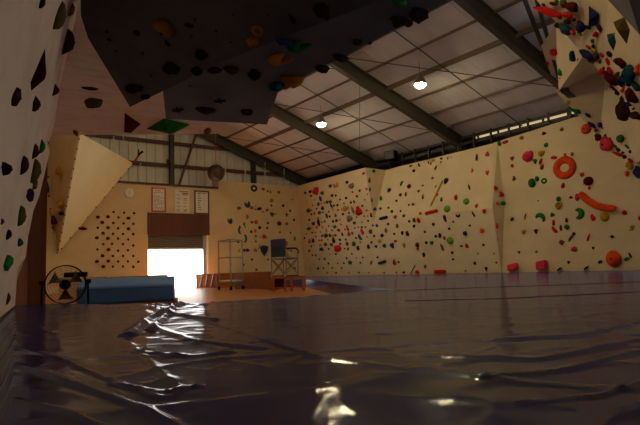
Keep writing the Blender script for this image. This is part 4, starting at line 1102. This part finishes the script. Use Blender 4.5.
placed = []
for i, hd in enumerate(HOLDS):
    got = None
    for rr in (0, 1.5, 3, 5, 8, 12, 18):
        for q in range(1 if rr == 0 else 12):
            got = cast(hd['x'] + rr * math.cos(q * PI / 6), hd['y'] + rr * math.sin(q * PI / 6), hd['zones'])
            if got: break
        if got: break
    if not got:
        print('MISS', hd); continue
    t, q, n_, zone = got
    hd['zone'] = zone; hd['P'] = q
    dep = (q - EYE).dot(FW)
    vup = V((0, 0, 1)) - n_ * n_.z
    if vup.length < .75:      # nearly flat ceiling: let "up" follow the picture's up
        vup = UP - n_ * UP.dot(n_)
    vup.normalize(); vr = vup.cross(n_).normalized()
    k = (EYE - q).normalized(); cosr = max(.28, math.sqrt(max(0, 1 - (vr.dot(k)) ** 2))); cosu = max(.28, math.sqrt(max(0, 1 - (vup.dot(k)) ** 2)))
    gs = 1.22 if 'grid' in hd else 1.35 if hd['zone'] in ('upper overhang', 'left') else 1.2
    w = hd['w'] / FPX * dep * gs; h = hd['h'] / FPX * dep * gs
    d_ = .42 * min(w, h) + .1 * max(w, h)
    if hd['shape'] in ('bar', 'sausage'): d_ = h
    if hd['shape'] in ('ring', 'cres'): d_ = .22 * w
    if hd['shape'] == 'cone': d_ = .4 * min(w, h)
    if hd['shape'] in ('ball',): d_ = .42 * w
    # what the wall's slant takes from the width, the hold's depth partly gives back
    wx = max(w * .7, (w - .5 * d_ * abs(vr.dot(k))) / cosr); hy = max(h * .7, (h - .5 * d_ * abs(vup.dot(k))) / cosu)
    if hd['an'] and hd['shape'] in ('bar', 'sausage', 'pinch'):
        wx, hy = w / (1 + (cosr - 1) * math.cos(hd['an']) ** 2), h
        if hd['shape'] == 'pinch': wx, hy = w, h / max(.6, 1 + (cosr - 1) * math.sin(hd['an']) ** 2)
    mb, sm = hold_mesh(hd['shape'], wx, hy, d_, i + 1, hd['an'])
    foot = max(hd['w'], hd['h']) < 2.75
    nm = 'foothold' if foot else 'climbing_hold'
    if hd['shape'] == 'pinch' and not foot: nm = 'pinch_hold'
    if hd['shape'] == 'cone': nm = 'climbing_volume'
    o = mb.build(nm, HM[hd['c']], smooth=sm)
    M4 = Matrix((vr, vup, n_)).transposed().to_4x4(); M4.translation = q - n_ * .001
    o.matrix_world = M4
    if max(hd['w'], hd['h']) > 8.5 and hd['shape'] not in ('ring', 'cres', 'cone', 'cross', 'sausage'):
        r_ = .07 * min(wx, hy)
        zt__ = 0
        for v in o.data.vertices:
            if math.hypot(v.co.x, v.co.y) < .25 * min(wx, hy): zt__ = max(zt__, v.co.z)
        MB().tube([(0, 0, zt__ * .7), (0, 0, zt__ * 1.01)], r_, 8).build('bolt', M['black'], o)
    hd['r'] = .25 * (wx + hy); hd['o'] = o; hd['foot'] = foot; placed.append(hd)

for i, a_h in enumerate(placed):      # neighbours that would grow into each other are built a little smaller
    for b_h in placed[i + 1:]:
        if a_h['zone'] != b_h['zone']: continue
        dd = (a_h['P'] - b_h['P']).length; rs = a_h['r'] + b_h['r']
        if dd < rs:
            sm_ = a_h if a_h['r'] < b_h['r'] else b_h
            f_ = max(.62, 1 - .8 * (rs - dd) / sm_['r'])
            if sm_.get('f', 1) > f_: sm_['f'] = f_
for h_ in placed:
    if h_.get('f', 1) < 1: h_['o'].matrix_world = h_['o'].matrix_world @ Matrix.Scale(h_['f'], 4)
for pts, ap, c_, lb_ in ((((146, 129), (164, 118), (190.5, 124.5), (172, 134)), (168, 131), 'g', 'large green diamond volume at the far rim of the pale cave roof'),
                        (((124, 111), (141, 124), (131, 133), (124, 132.5)), (129, 125), 'm', 'dark brown triangular volume on the pale cave roof, left of the green diamond')):
    P_ = [cast(x, y, ('cave roof',)) for x, y in pts]; P_ = [g[1] for g in P_ if g]
    if len(P_) < 3: print('VOL', len(P_)); continue
    k_ = sum(P_, V((0, 0, 0))) / len(P_)
    q_ = PD(ap[0], ap[1], (k_ - EYE).dot(F0) * .955); mb = MB(); v_ = [mb.bm.verts.new(p - k_) for p in P_]; t_ = mb.bm.verts.new(q_ - k_)
    for i in range(len(v_)): mb.bm.faces.new((v_[i], v_[(i + 1) % len(v_)], t_))
    mb.bm.faces.new(list(reversed(v_)))
    o = mb.build('climbing_volume', HM[c_]); o.location = k_; tag(o, lb_, 'climbing volume')

# labels: what a hold looks like and where it sits next to a hold that is easy to find
names = {'foothold': 'foothold', 'climbing_hold': 'climbing hold', 'climbing_volume': 'climbing volume', 'pinch_hold': 'pinch hold'}
marks = [h for h in placed if h['lm']]
shorts = {}
for m_ in marks:
    t_ = m_['lm'].split(' on the ')[0].split(' at the ')[0]
    for e_, pre in ((' low', 'low '), (' high', 'high '), (' mid-height', 'middle ')):
        if t_.endswith(e_): t_ = pre + t_[:-len(e_)]
    shorts[m_['lm']] = t_
for k_ in list(shorts):
    if sum(1 for v_ in shorts.values() if v_ == shorts[k_]) > 1: shorts[k_] = k_


def rel(hd, m_):
    dx, dy = hd['x'] - m_['x'], hd['y'] - m_['y']; a_ = math.degrees(math.atan2(-dy, dx)) % 360
    return ['right of', 'up right of', 'above', 'up left of', 'left of', 'down left of', 'below', 'down right of'][int((a_ + 22.5) // 45) % 8]
by = {}
for hd in placed:
    o = hd['o']; kind = hd['o'].name.split('.')[0]; nm = names[kind]
    o['category'] = nm
    cw_ = HC[hd['c']][1]
    if 'grid' in hd:
        i, j = hd['grid']
        o['label'] = 'maroon foothold in the grid left of the door, %s row down, %s along' % (ORD[i], ORD[j]); o['group'] = 'footholds in the grid left of the door'
        continue
    o['group'] = ('small footholds' if hd['foot'] else 'holds') + ' on the ' + ZPHRASE[hd['zone']]
    if hd['lm']:
        lb_ = hd['lm']
        lb_ = lb_ + (', the ' + nm if len(lb_.split()) < 4 else '')
        if ' on ' not in lb_ and ' of ' not in lb_ and len(lb_.split()) < 9: lb_ += ' on the ' + ZPHRASE[hd['zone']]
        o['label'] = lb_; continue
    near = sorted([m_ for m_ in marks if m_['zone'] == hd['zone']] or marks, key=lambda m_: (m_['x'] - hd['x']) ** 2 + (m_['y'] - hd['y']) ** 2)
    m_ = near[0]; hd['m'] = m_; hd['dm'] = math.hypot(m_['x'] - hd['x'], m_['y'] - hd['y'])
    short = shorts[m_['lm']]
    sw = SHAPEW[hd['shape']]
    k = (size_word(hd), cw_, sw, rel(hd, m_), short)
    by.setdefault((cw_, rel(hd, m_), m_['lm'], nm), []).append((hd, k))
ORD2 = ['nearest', 'second', 'third', 'fourth', 'fifth', 'sixth', 'seventh', 'eighth', 'ninth', 'tenth', 'eleventh', 'twelfth']
for (cw_, r_, lm_, nm), L__ in by.items():
    L__.sort(key=lambda e: e[0]['dm'])
    for i, (hd, k) in enumerate(L__):
        same = len(L__) > 1
        w_ = [k[0], k[1]] + ([k[2]] if not same and len(k[4].split()) < 8 else []) + nm.split()
        s_ = ' '.join(w_) + ' ' + r_ + ' the ' + k[4]
        if same: s_ += ', ' + ORD2[i] + (' out' if i else ' one')
        wd = s_.split()
        if len(wd) > 16: s_ = s_.replace('climbing ', '', 1)
        if len(s_.split()) > 16: s_ = s_.replace(k[0] + ' ', '', 1)
        if len(s_.split()) > 16: s_ = s_.replace(' on the upper overhang', '').replace(' on the lower overhang', '').replace(' on the edge of the upper overhang', '').replace(' of the S-shaped pair', '').replace(' of the teal S-shaped pair', ' of the teal S')
        for q_ in ('far', 'middle', 'near'):
            if len(s_.split()) > 16: s_ = s_.replace(" on the long wall's %s bay" % q_, '')
        if len(s_.split()) > 16: s_ = s_.replace(' high near the corner', '').replace(' near the corner', '').replace(' one', '').replace(' near the tip of the dark block', '')
        hd['o']['label'] = s_
